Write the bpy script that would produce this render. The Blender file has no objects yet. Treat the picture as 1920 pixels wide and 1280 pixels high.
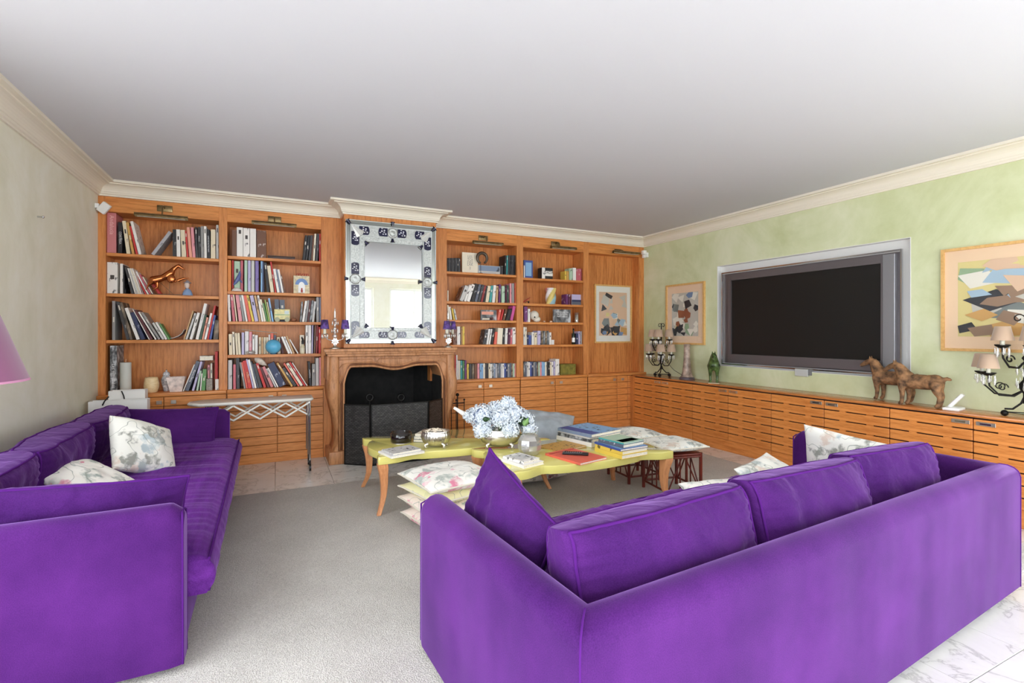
import bpy, bmesh, math, random
from mathutils import Vector, Matrix, Euler
R = math.radians
scene = bpy.context.scene
col = scene.collection
rnd = random.Random(7)

# ------------------------------------------------------------------ camera, sky, sun, exposure
CX, CY, F, TH, CAMZ = 960.0, 624.0, 922.0, R(25.6), 1.35
cam = bpy.data.cameras.new('camera'); camo = bpy.data.objects.new('camera', cam); col.objects.link(camo)
cam.sensor_width = 36.0; cam.lens = 36.0 * F / 1920.0
cam.shift_y = (CY - 640.0) / 1920.0; cam.clip_start = 0.05
camo.location = (0, 0, CAMZ); camo.rotation_euler = (R(90), 0, -TH)
scene.camera = camo

scene.view_settings.view_transform = 'Standard'; scene.view_settings.look = 'None'
scene.view_settings.gamma = 1.0; scene.view_settings.exposure = 1.3
scene.view_settings.use_curve_mapping = False
scene.cycles.use_denoising = True
scene.cycles.max_bounces = 10; scene.cycles.diffuse_bounces = 6; scene.cycles.transparent_max_bounces = 12
scene.cycles.caustics_reflective = False; scene.cycles.caustics_refractive = False
scene.cycles.sample_clamp_indirect = 8.0

SKY, SUN = 3.5, 3.6
w = bpy.data.worlds.new('sky'); scene.world = w; w.use_nodes = True
bg = w.node_tree.nodes['Background']; bg.inputs[0].default_value = (0.90, 0.95, 1.0, 1); bg.inputs[1].default_value = SKY
sd = bpy.data.lights.new('sun', 'SUN'); sd.energy = SUN; sd.angle = R(1.2); sd.color = (1.0, 0.97, 0.93)
so = bpy.data.objects.new('sun', sd); col.objects.link(so)
so.location = (-3, -6, 8)
so.rotation_euler = Vector((-0.06, 0.82, -0.745)).to_track_quat('-Z', 'Y').to_euler()
XL, XR, YUP, YLOW, YREAR, ZC = -1.49, 4.94, 5.76, 5.715, -1.75, 2.75
YBACK = 6.04
WIN = [('rear', -1.15, 2.22, 2.50), ('rear', 2.62, 4.55, 2.50), ('left', -1.45, 3.10, 2.50), ('right', -1.45, .55, 2.50)]  # the right-hand opening is unseen, added to light the left wall
for side, a, b, h in WIN:          # sky portals in the window openings
    ld = bpy.data.lights.new('window_portal', 'AREA'); ld.shape = 'RECTANGLE'; ld.size = b - a; ld.size_y = h - 0.06
    ld.cycles.is_portal = True
    lo = bpy.data.objects.new('window_portal', ld); col.objects.link(lo)
    if side == 'rear':
        lo.location = ((a + b) / 2, YREAR - 0.12, h / 2 + .03); lo.rotation_euler = (R(90), 0, 0)
        lo.rotation_euler = Vector((0, 1, 0)).to_track_quat('-Z', 'Z').to_euler()
    elif side == 'right':
        lo.location = (XR + 0.14, (a + b) / 2, h / 2 + .03); lo.rotation_euler = Vector((-1, 0, 0)).to_track_quat('-Z', 'Z').to_euler()
    else:
        lo.location = (XL - 0.14, (a + b) / 2, h / 2 + .03); lo.rotation_euler = Vector((1, 0, 0)).to_track_quat('-Z', 'Z').to_euler()

# ------------------------------------------------------------------ measuring helpers (photo pixel -> point on a real plane)
_c, _s = math.cos(TH), math.sin(TH)
def _ray(u, v):
    r = (u - CX) / F
    return (r * _c + _s, -r * _s + _c, (CY - v) / F)
def onY(u, v, Y):
    d = _ray(u, v); t = Y / d[1]; return Vector((d[0] * t, Y, CAMZ + d[2] * t))
def onX(u, v, X):
    d = _ray(u, v); t = X / d[0]; return Vector((X, d[1] * t, CAMZ + d[2] * t))
def onZ(u, v, Z):
    d = _ray(u, v); t = (Z - CAMZ) / d[2]; return Vector((d[0] * t, d[1] * t, Z))

# ------------------------------------------------------------------ materials
def lin(c):
    def f(x):
        x /= 255.0
        return x / 12.92 if x <= 0.04045 else ((x + 0.055) / 1.055) ** 2.4
    return (f(c[0]), f(c[1]), f(c[2]), 1.0)
MATS = {}
def newmat(name):
    m = bpy.data.materials.new(name); m.use_nodes = True
    nt = m.node_tree; b = nt.nodes['Principled BSDF']
    return m, nt, b
def setp(b, **kw):
    for k, v in kw.items():
        b.inputs[k].default_value = v
def noise_node(nt, scale, detail=3, vec=(1, 1, 1), coord='Object', rough=.5, rot=(0, 0, 0)):
    tc = nt.nodes.new('ShaderNodeTexCoord'); mp = nt.nodes.new('ShaderNodeMapping')
    mp.inputs['Scale'].default_value = vec; mp.inputs['Rotation'].default_value = rot
    nt.links.new(tc.outputs[coord], mp.inputs[0])
    n = nt.nodes.new('ShaderNodeTexNoise'); n.inputs['Scale'].default_value = scale
    n.inputs['Detail'].default_value = detail; n.inputs['Roughness'].default_value = rough
    nt.links.new(mp.outputs[0], n.inputs['Vector'])
    return n
def ramp(nt, src, stops, interp='LINEAR'):
    r = nt.nodes.new('ShaderNodeValToRGB'); r.color_ramp.interpolation = interp
    e = r.color_ramp.elements
    while len(e) < len(stops): e.new(0.5)
    for i, (p, c) in enumerate(stops):
        e[i].position = p; e[i].color = c if len(c) == 4 else lin(c)
    nt.links.new(src, r.inputs[0]); return r
def addbump(nt, b, src, strength, dist=0.01):
    bp = nt.nodes.new('ShaderNodeBump'); bp.inputs['Strength'].default_value = strength; bp.inputs['Distance'].default_value = dist
    nt.links.new(src, bp.inputs['Height']); nt.links.new(bp.outputs[0], b.inputs['Normal'])
def M(name, rgb, rough=.5, metal=0.0, var=0.0, vscale=8, vec=(1, 1, 1), bump=0.0, bscale=60, sheen=0.0, coat=0.0, trans=0.0, spec=.5, alpha=None, ior=1.45):
    if name in MATS: return MATS[name]
    m, nt, b = newmat(name)
    setp(b, **{'Base Color': lin(rgb), 'Roughness': rough, 'Metallic': metal, 'Sheen Weight': sheen, 'Coat Weight': coat,
               'Transmission Weight': trans, 'Specular IOR Level': spec, 'IOR': ior})
    if var:
        n = noise_node(nt, vscale, 4, vec)
        lo = tuple(max(0, x * (1 - var)) for x in rgb); hi = tuple(min(255, x * (1 + var)) for x in rgb)
        r = ramp(nt, n.outputs['Fac'], [(.3, lo), (.7, hi)]); nt.links.new(r.outputs[0], b.inputs['Base Color'])
    if bump:
        n2 = noise_node(nt, bscale, 4, vec); addbump(nt, b, n2.outputs['Fac'], bump)
    MATS[name] = m; return m
def wood(name, dark, light, vec, rough=.38, fine=1.0, spec=.4):
    m, nt, b = newmat(name)
    n1 = noise_node(nt, 6, 5, vec, rough=.6); n2 = noise_node(nt, 30 * fine, 3, vec)
    n3 = noise_node(nt, 1.1, 2, (1, 1, 1))
    a = nt.nodes.new('ShaderNodeMath'); a.operation = 'MULTIPLY_ADD'; a.inputs[1].default_value = .45
    nt.links.new(n2.outputs['Fac'], a.inputs[0]); nt.links.new(n1.outputs['Fac'], a.inputs[2])
    a2 = nt.nodes.new('ShaderNodeMath'); a2.operation = 'MULTIPLY_ADD'; a2.inputs[1].default_value = .35
    nt.links.new(n3.outputs['Fac'], a2.inputs[0]); nt.links.new(a.outputs[0], a2.inputs[2])
    r = ramp(nt, a2.outputs[0], [(.62, dark), (1.15 if False else .98, light)])
    nt.links.new(r.outputs[0], b.inputs['Base Color'])
    setp(b, **{'Roughness': rough, 'Specular IOR Level': spec}); addbump(nt, b, n2.outputs['Fac'], .05, .004)
    MATS[name] = m; return m
WOOD_V = wood('cherry_wood_upright_grain', (164, 92, 40), (212, 140, 78), (8, 8, .55))
WOOD_H = wood('cherry_wood_level_grain', (174, 98, 40), (220, 146, 80), (.55, 8, 8))
WOOD_HY = wood('cherry_wood_level_grain_side', (182, 100, 38), (224, 146, 76), (8, .55, 8))
WOOD_M = wood('carved_walnut', (140, 90, 54), (192, 136, 92), (5, 5, .7), rough=.45)
WOOD_TOP = wood('polished_cherry_top', (150, 84, 36), (196, 124, 66), (8, .55, 8), rough=.16, spec=.6)
LEGW = wood('pale_beech', (190, 118, 72), (222, 156, 106), (9, 9, .8), rough=.4)
BAMBOO = wood('mahogany_sticks', (70, 22, 16), (110, 40, 28), (9, 9, 1), rough=.35)
FRAMEW = wood('light_oak_frame', (196, 148, 84), (222, 178, 112), (6, 6, 6), rough=.5)
WHITE = M('white_paint', (240, 236, 226), .55)
CROWN = M('crown_plaster', (232, 224, 208), .6)
CEIL = M('ceiling_paint', (208, 208, 214), .9, spec=.1)
def plaster(name, a, b_, c):
    m, nt, b = newmat(name)
    n1 = noise_node(nt, 1.3, 6, (1, 1, 1), rough=.62); n1.inputs['Distortion'].default_value = .9
    n2 = noise_node(nt, 5, 5, (1, 1, .6), rough=.6)
    mx = nt.nodes.new('ShaderNodeMath'); mx.operation = 'MULTIPLY_ADD'; mx.inputs[1].default_value = .35
    nt.links.new(n2.outputs['Fac'], mx.inputs[0]); nt.links.new(n1.outputs['Fac'], mx.inputs[2])
    r = ramp(nt, mx.outputs[0], [(.5, a), (.68, b_), (.85, c)]); nt.links.new(r.outputs[0], b.inputs['Base Color'])
    setp(b, Roughness=.75); addbump(nt, b, n2.outputs['Fac'], .04)
    MATS[name] = m; return m
WALLG = plaster('green_limewash', (194, 200, 152), (208, 213, 172), (220, 222, 190))
WALLL = plaster('limewash_lightened', (222, 219, 196), (232, 229, 210), (238, 236, 222))  # same limewash made paler, brightness put into the colour for the dim left wall
def marble():
    m, nt, b = newmat('white_marble')
    n = noise_node(nt, 2.2, 8, (1, 1, 1), 'Object', .62); n.inputs['Distortion'].default_value = 1.6
    n.noise_dimensions = '4D'; oi = nt.nodes.new('ShaderNodeObjectInfo'); mm = nt.nodes.new('ShaderNodeMath'); mm.operation = 'MULTIPLY'; mm.inputs[1].default_value = 40
    nt.links.new(oi.outputs['Random'], mm.inputs[0]); nt.links.new(mm.outputs[0], n.inputs['W'])
    r = ramp(nt, n.outputs['Fac'], [(.40, (222, 219, 213)), (.478, (217, 214, 208)), (.5, (186, 183, 177)), (.522, (218, 215, 209)), (.7, (224, 221, 216))])
    nt.links.new(r.outputs[0], b.inputs['Base Color']); setp(b, Roughness=.22); MATS['marble'] = m; return m
MARBLE = marble()
GROUT = M('tile_grout', (168, 160, 148), .9)
def carpet():
    m, nt, b = newmat('grey_carpet')
    n = noise_node(nt, 190, 3, (1, 1, 1)); n2 = noise_node(nt, 3.0, 4, (1, 1, 1))
    a = nt.nodes.new('ShaderNodeMath'); a.operation = 'MULTIPLY_ADD'; a.inputs[1].default_value = .3
    nt.links.new(n2.outputs['Fac'], a.inputs[0]); nt.links.new(n.outputs['Fac'], a.inputs[2])
    r = ramp(nt, a.outputs[0], [(.42, (162, 155, 146)), (.85, (212, 206, 197))]); nt.links.new(r.outputs[0], b.inputs['Base Color'])
    setp(b, **{'Roughness': .95, 'Sheen Weight': .3, 'Specular IOR Level': .1}); addbump(nt, b, n.outputs['Fac'], .8, .012)
    return m
CARPET = carpet()
def velvet(name, dark, light, vec=(1, 1, 1), wr=0.0, wscale=9, sheen=.5):
    m, nt, b = newmat(name)
    n = noise_node(nt, 2.2, 5, vec, rough=.6); n2 = noise_node(nt, 300, 3)
    a = nt.nodes.new('ShaderNodeMath'); a.operation = 'MULTIPLY_ADD'; a.inputs[1].default_value = .55
    nt.links.new(n2.outputs['Fac'], a.inputs[0]); nt.links.new(n.outputs['Fac'], a.inputs[2])
    r = ramp(nt, a.outputs[0], [(.52, dark), (1.0, light)]); nt.links.new(r.outputs[0], b.inputs['Base Color'])
    setp(b, **{'Roughness': .85, 'Sheen Weight': sheen, 'Sheen Roughness': .35, 'Specular IOR Level': .12})
    b.inputs['Sheen Tint'].default_value = lin((206, 160, 240))
    if wr:
        n3 = noise_node(nt, wscale, 3, vec); n3.inputs['Distortion'].default_value = .5
        addbump(nt, b, n3.outputs['Fac'], wr, .03)
    else:   # pile nap plus slack upright creases in the loose cover
        n4 = noise_node(nt, 2.4, 1, (1.3, 1.3, .5)); ad = nt.nodes.new('ShaderNodeMath'); ad.operation = 'MULTIPLY_ADD'; ad.inputs[1].default_value = .02
        nt.links.new(n2.outputs['Fac'], ad.inputs[0]); nt.links.new(n4.outputs['Fac'], ad.inputs[2])
        addbump(nt, b, ad.outputs[0], .30, .06)
    return m
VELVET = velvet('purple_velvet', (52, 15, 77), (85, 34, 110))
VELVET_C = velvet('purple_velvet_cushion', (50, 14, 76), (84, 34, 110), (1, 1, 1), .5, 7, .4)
VELVET_S = velvet('purple_velvet_seat', (66, 22, 94), (112, 50, 146), (.7, 5, 5), .35, 5, .3)  # same velvet lightened, window light on the seat put into its colour
PIPING = M('purple_piping', (78, 28, 108), .9, spec=.1)
def floral(name, base, seed, dens=.5, sc=6.0, pinks=((214, 128, 150), (226, 170, 180), (150, 160, 150), (176, 182, 172))):
    m, nt, b = newmat(name)
    tc = nt.nodes.new('ShaderNodeTexCoord'); mp = nt.nodes.new('ShaderNodeMapping')
    mp.inputs['Location'].default_value = (seed, seed * .7, seed * 1.3)
    nt.links.new(tc.outputs['Object'], mp.inputs[0])
    nz = nt.nodes.new('ShaderNodeTexNoise'); nz.inputs['Scale'].default_value = sc * 2.2; nz.inputs['Detail'].default_value = 3
    nt.links.new(mp.outputs[0], nz.inputs['Vector'])
    mixv = nt.nodes.new('ShaderNodeMix'); mixv.data_type = 'VECTOR'; mixv.inputs[0].default_value = .12
    nt.links.new(mp.outputs[0], mixv.inputs[4]); nt.links.new(nz.outputs['Color'], mixv.inputs[5])
    vo = nt.nodes.new('ShaderNodeTexVoronoi'); vo.inputs['Scale'].default_value = sc; nt.links.new(mixv.outputs[1], vo.inputs['Vector'])
    sep = nt.nodes.new('ShaderNodeSeparateColor'); nt.links.new(vo.outputs['Color'], sep.inputs[0])
    cols = ramp(nt, sep.outputs[0], [(0, pinks[0]), (.3, pinks[2]), (.55, pinks[1]), (.78, pinks[3])], 'CONSTANT')
    mask = ramp(nt, vo.outputs['Distance'], [(.42, (255, 255, 255)), (.58, (0, 0, 0))])
    sel = ramp(nt, sep.outputs[1], [(0, (0, 0, 0)), (1 - dens, (255, 255, 255))], 'CONSTANT')
    det = ramp(nt, nz.outputs['Fac'], [(.36, (110, 110, 110)), (.55, (255, 255, 255))])
    mu = nt.nodes.new('ShaderNodeMath'); mu.operation = 'MULTIPLY'; nt.links.new(mask.outputs[0], mu.inputs[0]); nt.links.new(sel.outputs[0], mu.inputs[1])
    mu1 = nt.nodes.new('ShaderNodeMath'); mu1.operation = 'MULTIPLY'; nt.links.new(mu.outputs[0], mu1.inputs[0]); nt.links.new(det.outputs[0], mu1.inputs[1])
    m1 = nt.nodes.new('ShaderNodeMix'); m1.data_type = 'RGBA'; m1.inputs[6].default_value = lin(base)
    nt.links.new(mu1.outputs[0], m1.inputs[0]); nt.links.new(cols.outputs[0], m1.inputs[7])
    n5 = nt.nodes.new('ShaderNodeTexNoise'); n5.inputs['Scale'].default_value = sc * .9; n5.inputs['Detail'].default_value = 1
    nt.links.new(mp.outputs[0], n5.inputs['Vector'])
    st = ramp(nt, n5.outputs['Fac'], [(.485, (0, 0, 0)), (.497, (255, 255, 255)), (.509, (0, 0, 0))])
    m2 = nt.nodes.new('ShaderNodeMix'); m2.data_type = 'RGBA'; m2.inputs[7].default_value = lin((140, 146, 134))
    nt.links.new(st.outputs[0], m2.inputs[0]); nt.links.new(m1.outputs[2], m2.inputs[6])
    nt.links.new(m2.outputs[2], b.inputs['Base Color']); setp(b, **{'Roughness': .8, 'Sheen Weight': .15})
    n6 = noise_node(nt, 7, 3); addbump(nt, b, n6.outputs['Fac'], .35, .03)
    return m
FLOR_A = floral('floral_linen_pink', (236, 232, 222), 1.3, .85, 9)
FLOR_B = floral('floral_linen_grey', (232, 230, 220), 4.1, .85, 10, ((168, 176, 172), (150, 150, 140), (176, 188, 190), (214, 196, 180)))
FLOR_C = floral('floral_linen_yellow', (226, 220, 170), 7.7, .5, 9, ((200, 204, 170), (210, 206, 160), (190, 190, 150), (226, 190, 180)))
FLOR_D = floral('floral_linen_rose', (236, 220, 206), 9.2, .75, 8, ((214, 110, 140), (226, 160, 170), (160, 170, 150), (206, 90, 110)))
FLOR_E = floral('floral_linen_burgundy', (228, 222, 210), 12.2, .5, 7, ((128, 50, 70), (160, 90, 100), (90, 90, 80), (150, 150, 140)))
LACQ = M('lime_yellow_lacquer', (222, 212, 122), .10, coat=.8, spec=.6)
SILVER = M('silver_plate', (222, 216, 204), .28, 1.0, bump=.05, bscale=40)
CHROME = M('chrome', (210, 212, 214), .12, 1.0)
BRASS = M('aged_brass', (132, 112, 78), .38, .9, var=.15, vscale=20)
IRON = M('black_iron', (34, 32, 30), .45, .6)
SOOT = M('sooty_firebrick', (26, 25, 24), .9, var=.3, vscale=14)
def thin_glass(name, tint=(245, 248, 250), rough=.02, f=.12, body=0.0):
    m, nt, b = newmat(name); out = nt.nodes['Material Output']
    tr = nt.nodes.new('ShaderNodeBsdfTransparent'); tr.inputs[0].default_value = lin(tint)
    gl = nt.nodes.new('ShaderNodeBsdfGlossy'); gl.inputs['Roughness'].default_value = rough
    mx = nt.nodes.new('ShaderNodeMixShader'); mx.inputs[0].default_value = f
    nt.links.new(tr.outputs[0], mx.inputs[1]); nt.links.new(gl.outputs[0], mx.inputs[2]); 
    if body:   # white diffuse mixed in, painting the bright sparkle of crystal and glass
        df = nt.nodes.new('ShaderNodeBsdfDiffuse'); df.inputs[0].default_value = lin((236, 234, 230)); m2 = nt.nodes.new('ShaderNodeMixShader'); m2.inputs[0].default_value = body
        nt.links.new(mx.outputs[0], m2.inputs[1]); nt.links.new(df.outputs[0], m2.inputs[2]); mx = m2
    nt.links.new(mx.outputs[0], out.inputs[0])
    nt.nodes.remove(b); return m
PANE = thin_glass('window_glass', (252, 253, 254), f=.05)
CRYSTAL = thin_glass('cut_crystal', (246, 244, 240), .06, .34, .14)
GLASSV = thin_glass('clear_glass', (238, 240, 236), .02, .3, .1)
MIRROR = M('mirror_silvering', (214, 217, 216), .015, 1.0)
MIRROR_E = M('engraved_mirror', (176, 178, 174), .3, .55, var=.12, vscale=70, bump=.35, bscale=110)
NAVY = M('navy_glass', (38, 38, 66), .12, spec=.7)
BLACKP = M('black_plastic', (18, 18, 19), .35)
SCREEN = M('tv_screen', (30, 29, 28), .3, spec=.4)
TVG = M('tv_grey', (112, 106, 108), .4, .5)
TVS = M('tv_silver', (150, 150, 154), .35, .6)
WPLA = M('white_plastic', (238, 238, 236), .35)
PAPER = M('page_block', (232, 224, 206), .85, var=.06, vscale=150, vec=(1, 1, 1))
WAX = M('ivory_wax', (226, 220, 200), .5)
SHADE = M('taupe_silk', (186, 158, 134), .75, sheen=.4)
PSHADE = M('amethyst_shade', (84, 62, 118), .45, var=.5, vscale=34)
LAMPS = M('mauve_lampshade', (128, 68, 106), .7, sheen=.3)
GREENC = M('sancai_green_glaze', (66, 84, 44), .22, var=.45, vscale=22)
TERRA = M('brown_clay', (118, 86, 58), .75, var=.4, vscale=26, bump=.6, bscale=46)
COPPER = M('polished_copper', (196, 116, 66), .2, .9)
LEAF = M('dark_leaf', (46, 74, 44), .45)
STEM = M('green_stem', (120, 140, 80), .6)
PETAL = M('pale_blue_petal', (218, 226, 240), .6, var=.14, vscale=30)
GREYC = M('grey_cotton', (170, 178, 184), .85, var=.08, vscale=9, bump=.4, bscale=7)
# ------------------------------------------------------------------ mesh helpers
ORIG = {}
class MB:
    def __init__(s): s.v = []; s.f = []; s.sm = []; s.mi = []
    def add(s, vs, fs, smooth=False, mi=0):
        o = len(s.v); s.v += [Vector(p) for p in vs]
        s.f += [tuple(i + o for i in f) for f in fs]; s.sm += [smooth] * len(fs); s.mi += [mi] * len(fs); return s
    def box(s, x0, x1, y0, y1, z0, z1, mi=0, m=None):
        vs = [Vector((x, y, z)) for z in (z0, z1) for y in (y0, y1) for x in (x0, x1)]
        if m: vs = [m @ p for p in vs]
        return s.add(vs, [(0, 2, 3, 1), (4, 5, 7, 6), (0, 1, 5, 4), (2, 6, 7, 3), (0, 4, 6, 2), (1, 3, 7, 5)], False, mi)
    def tube(s, pts, r, n=8, caps=True, closed=False, mi=0):
        pts = [Vector(p) for p in pts]; k = len(pts)
        rr = r if isinstance(r, (list, tuple)) else [r] * k
        vs = []; up = Vector((0, 0, 1)); prevx = None
        for i, p in enumerate(pts):
            a = pts[i - 1] if (i > 0 or closed) else p; b = pts[(i + 1) % k] if (i < k - 1 or closed) else p
            d = (b - a)
            d = d.normalized() if d.length > 1e-9 else Vector((0, 0, 1))
            if prevx is None:
                x = d.cross(up)
                if x.length < 1e-3: x = d.cross(Vector((1, 0, 0)))
            else:
                x = prevx - d * prevx.dot(d)
                if x.length < 1e-6: x = d.cross(Vector((1, 0, 0)))
            x.normalize(); y = d.cross(x); prevx = x
            vs += [p + (x * math.cos(2 * math.pi * j / n) + y * math.sin(2 * math.pi * j / n)) * rr[i] for j in range(n)]
        fs = []
        for i in range(k if closed else k - 1):
            i2 = (i + 1) % k
            fs += [(i * n + j, i * n + (j + 1) % n, i2 * n + (j + 1) % n, i2 * n + j) for j in range(n)]
        s.add(vs, fs, True, mi)
        if caps and not closed:
            s.add(vs[:n], [tuple(range(n))[::-1]], False, mi); s.add(vs[-n:], [tuple(range(n))], False, mi)
        return s
    def cyl(s, p0, p1, r0, r1=None, n=16, mi=0): return s.tube([p0, p1], [r0, r0 if r1 is None else r1], n, mi=mi)
    def lathe(s, prof, n=24, c=(0, 0, 0), m=None, sx=1, sy=1, flute=0, nf=0, mi=0):
        c = Vector(c); vs = []
        for r, z in prof:
            for j in range(n):
                a = 2 * math.pi * j / n; q = r * (1 + flute * math.cos(nf * a)) if flute else r
                p = Vector((q * math.cos(a) * sx, q * math.sin(a) * sy, z))
                vs.append((m @ p if m else p) + c)
        k = len(prof)
        fs = [(i * n + j, i * n + (j + 1) % n, (i + 1) * n + (j + 1) % n, (i + 1) * n + j) for i in range(k - 1) for j in range(n)]
        s.add(vs, fs, True, mi)
        if prof[0][0] > 1e-4: s.add(vs[:n], [tuple(range(n))[::-1]], False, mi)
        if prof[-1][0] > 1e-4: s.add(vs[-n:], [tuple(range(n))], False, mi)
        return s
    def ball(s, c, r, n=12, k=8, sx=1, sy=1, sz=1, mi=0):
        prof = [(max(1e-5, r * math.sin(math.pi * i / k)), -r * math.cos(math.pi * i / k) * sz) for i in range(k + 1)]
        return s.lathe(prof, n, c, None, sx, sy, mi=mi)
    def prism(s, out, a0, a1, axis='z', mi=0, smooth=False):
        def P(p, a):
            return Vector((p[0], p[1], a)) if axis == 'z' else (Vector((p[0], a, p[1])) if axis == 'y' else Vector((a, p[0], p[1])))
        n = len(out); vs = [P(p, a0) for p in out] + [P(p, a1) for p in out]
        s.add(vs, [(i, (i + 1) % n, n + (i + 1) % n, n + i) for i in range(n)], smooth, mi)
        s.add(vs[:n], [tuple(range(n))[::-1]], False, mi); s.add(vs[n:], [tuple(range(n))], False, mi)
        return s
    def loft(s, rings, caps=True, smooth=True, mi=0, closed_ring=True):
        n = len(rings[0]); vs = [p for r in rings for p in r]
        fs = []
        for i in range(len(rings) - 1):
            for j in range(n if closed_ring else n - 1):
                fs.append((i * n + j, i * n + (j + 1) % n, (i + 1) * n + (j + 1) % n, (i + 1) * n + j))
        s.add(vs, fs, smooth, mi)
        if caps and closed_ring:
            s.add(rings[0], [tuple(range(n))[::-1]], False, mi); s.add(rings[-1], [tuple(range(n))], False, mi)
        return s
    def mesh(s, name, mats, off=None, bevel=0, seg=2, fix=True):
        me = bpy.data.meshes.new(name)
        vs = [p - off for p in s.v] if off else s.v
        me.from_pydata([tuple(p) for p in vs], [], s.f)
        for i, p in enumerate(me.polygons): p.use_smooth = s.sm[i]; p.material_index = s.mi[i]
        if bevel or fix:
            bm = bmesh.new(); bm.from_mesh(me)
            if bevel:
                bmesh.ops.remove_doubles(bm, verts=bm.verts, dist=1e-6)
                es = [e for e in bm.edges if len(e.link_faces) == 2 and e.calc_face_angle(0) > .5]
                bmesh.ops.bevel(bm, geom=es, offset=bevel, segments=seg, profile=.5, affect='EDGES', clamp_overlap=True)
                if seg > 1:
                    for f in bm.faces: f.smooth = True
            if fix: bmesh.ops.recalc_face_normals(bm, faces=bm.faces)
            bm.to_mesh(me); bm.free()
        if bevel and seg > 1:
            try: me.set_sharp_from_angle(angle=R(50))
            except Exception: pass
        for m in (mats if isinstance(mats, (list, tuple)) else [mats]): me.materials.append(m)
        return me
def link(name, me, parent=None):
    o = bpy.data.objects.new(name, me); col.objects.link(o)
    if parent is not None: o.parent = parent
    return o
def tag(o, label, cat, group=None):
    o['label'] = label; o['category'] = cat
    if group: o['group'] = group
    return o
def struct(name, mb, mat, off=None, **k):
    o = link(name, mb.mesh(name, mat, off, **k)); o['kind'] = 'structure'; ORIG[o] = off or Vector()
    if off: o.location = off
    return o
def thing(name, loc, label, cat, group=None, rz=0.0):
    o = bpy.data.objects.new(name, None); col.objects.link(o); o.empty_display_size = .05
    o.location = loc; o.rotation_euler = (0, 0, rz); tag(o, label, cat, group); ORIG[o] = Vector(loc) if rz == 0 else Vector()
    return o
def part(name, mb, mat, root, **k):
    """mesh child; geometry given in world space for unrotated roots, in root space otherwise"""
    me = mb.mesh(name, mat, ORIG.get(root), **k); o = link(name, me, root); ORIG[o] = ORIG.get(root, Vector()); return o
def solo(name, mb, mat, loc, label, cat, group=None, rz=0.0, local=False, **k):
    """a thing that is a single mesh; world-space geometry unless local"""
    loc = Vector(loc); me = mb.mesh(name, mat, None if local else loc, **k)
    o = link(name, me); o.location = loc; o.rotation_euler = (0, 0, rz); ORIG[o] = Vector() if local else loc
    return tag(o, label, cat, group)
def mods(o, *ms):
    for t, kw in ms:
        m = o.modifiers.new(t.lower(), t)
        for k, v in kw.items(): setattr(m, k, v)
    return o
def rbox(x0, x1, y0, y1, z0, z1): return MB().box(x0, x1, y0, y1, z0, z1)
def text_mb(body, size, m4, ext=.0006, align='CENTER'):
    cu = bpy.data.curves.new('lettering', 'FONT'); cu.body = body; cu.size = size; cu.extrude = ext
    cu.align_x = align; cu.align_y = 'CENTER'; cu.resolution_u = 2
    ob = bpy.data.objects.new('lettering', cu); me = bpy.data.meshes.new_from_object(ob)
    mb = MB(); mb.add([m4 @ v.co for v in me.vertices], [tuple(p.vertices) for p in me.polygons])
    bpy.data.objects.remove(ob); bpy.data.meshes.remove(me); return mb
def basis(o, x, y, z):
    return Matrix(((x[0], y[0], z[0], o[0]), (x[1], y[1], z[1], o[1]), (x[2], y[2], z[2], o[2]), (0, 0, 0, 1)))
def sweep_profile(path, prof, stations=None):
    """profile (d to the right of the path, z) swept along a plan polyline with mitred corners"""
    mb = MB(); n = len(path); rings = []
    for i, p in enumerate(path):
        p = Vector(p); d0 = (p - Vector(path[i - 1])).normalized() if i else None
        d1 = (Vector(path[i + 1]) - p).normalized() if i < n - 1 else None
        d0 = d0 or d1; d1 = d1 or d0
        n0 = Vector((d0.y, -d0.x)); n1 = Vector((d1.y, -d1.x)); b = (n0 + n1)
        b = b / max(.2, (1 + n0.dot(n1)))
        rings.append([Vector((p.x + b.x * d, p.y + b.y * d, z)) for d, z in prof])
    return mb, rings

# ------------------------------------------------------------------ the room
TS = 0.48
fl = struct('floor', rbox(XL - .3, XR + .3, YREAR - .3, 6.6, -.12, -.012), GROUT)
tile_me = {}
ix0 = math.floor((XL - 2.39) / TS); iy0 = math.floor((YREAR - .95) / TS)
def tile(x0, x1, y0, y1):
    x0 = max(x0, XL); x1 = min(x1, XR); y0 = max(y0, YREAR); y1 = min(y1, YLOW + .02)
    if x1 - x0 < .03 or y1 - y0 < .03: return
    key = (round(x1 - x0, 3), round(y1 - y0, 3)); g = .0015
    if key not in tile_me:
        tile_me[key] = rbox(g, key[0] - g, g, key[1] - g, -.012, 0).mesh('tile', MARBLE, bevel=.001, seg=1)
    o = link('tile', tile_me[key], fl); o.location = (x0, y0, 0)
for i in range(0, 15):
    for j in range(0, 17):
        tile(2.39 + (ix0 + i) * TS, 2.39 + (ix0 + i + 1) * TS, .95 + (iy0 + j) * TS, .95 + (iy0 + j + 1) * TS)

struct('ceiling', rbox(XL - .3, XR + .3, YREAR - .3, 6.6, ZC, ZC + .12), CEIL)
# left wall with the long window
a, b, h = -1.45, 3.10, 2.50
mb = MB().box(XL - .2, XL, b, 6.6, 0, ZC).box(XL - .2, XL, YREAR, a, 0, ZC).box(XL - .2, XL, a, b, h, ZC)
struct('wall_left', mb, WALLL)
struct('wall_back', rbox(XL - .2, XR + .2, YBACK + .28, YBACK + .4, 0, ZC), WHITE)
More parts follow.
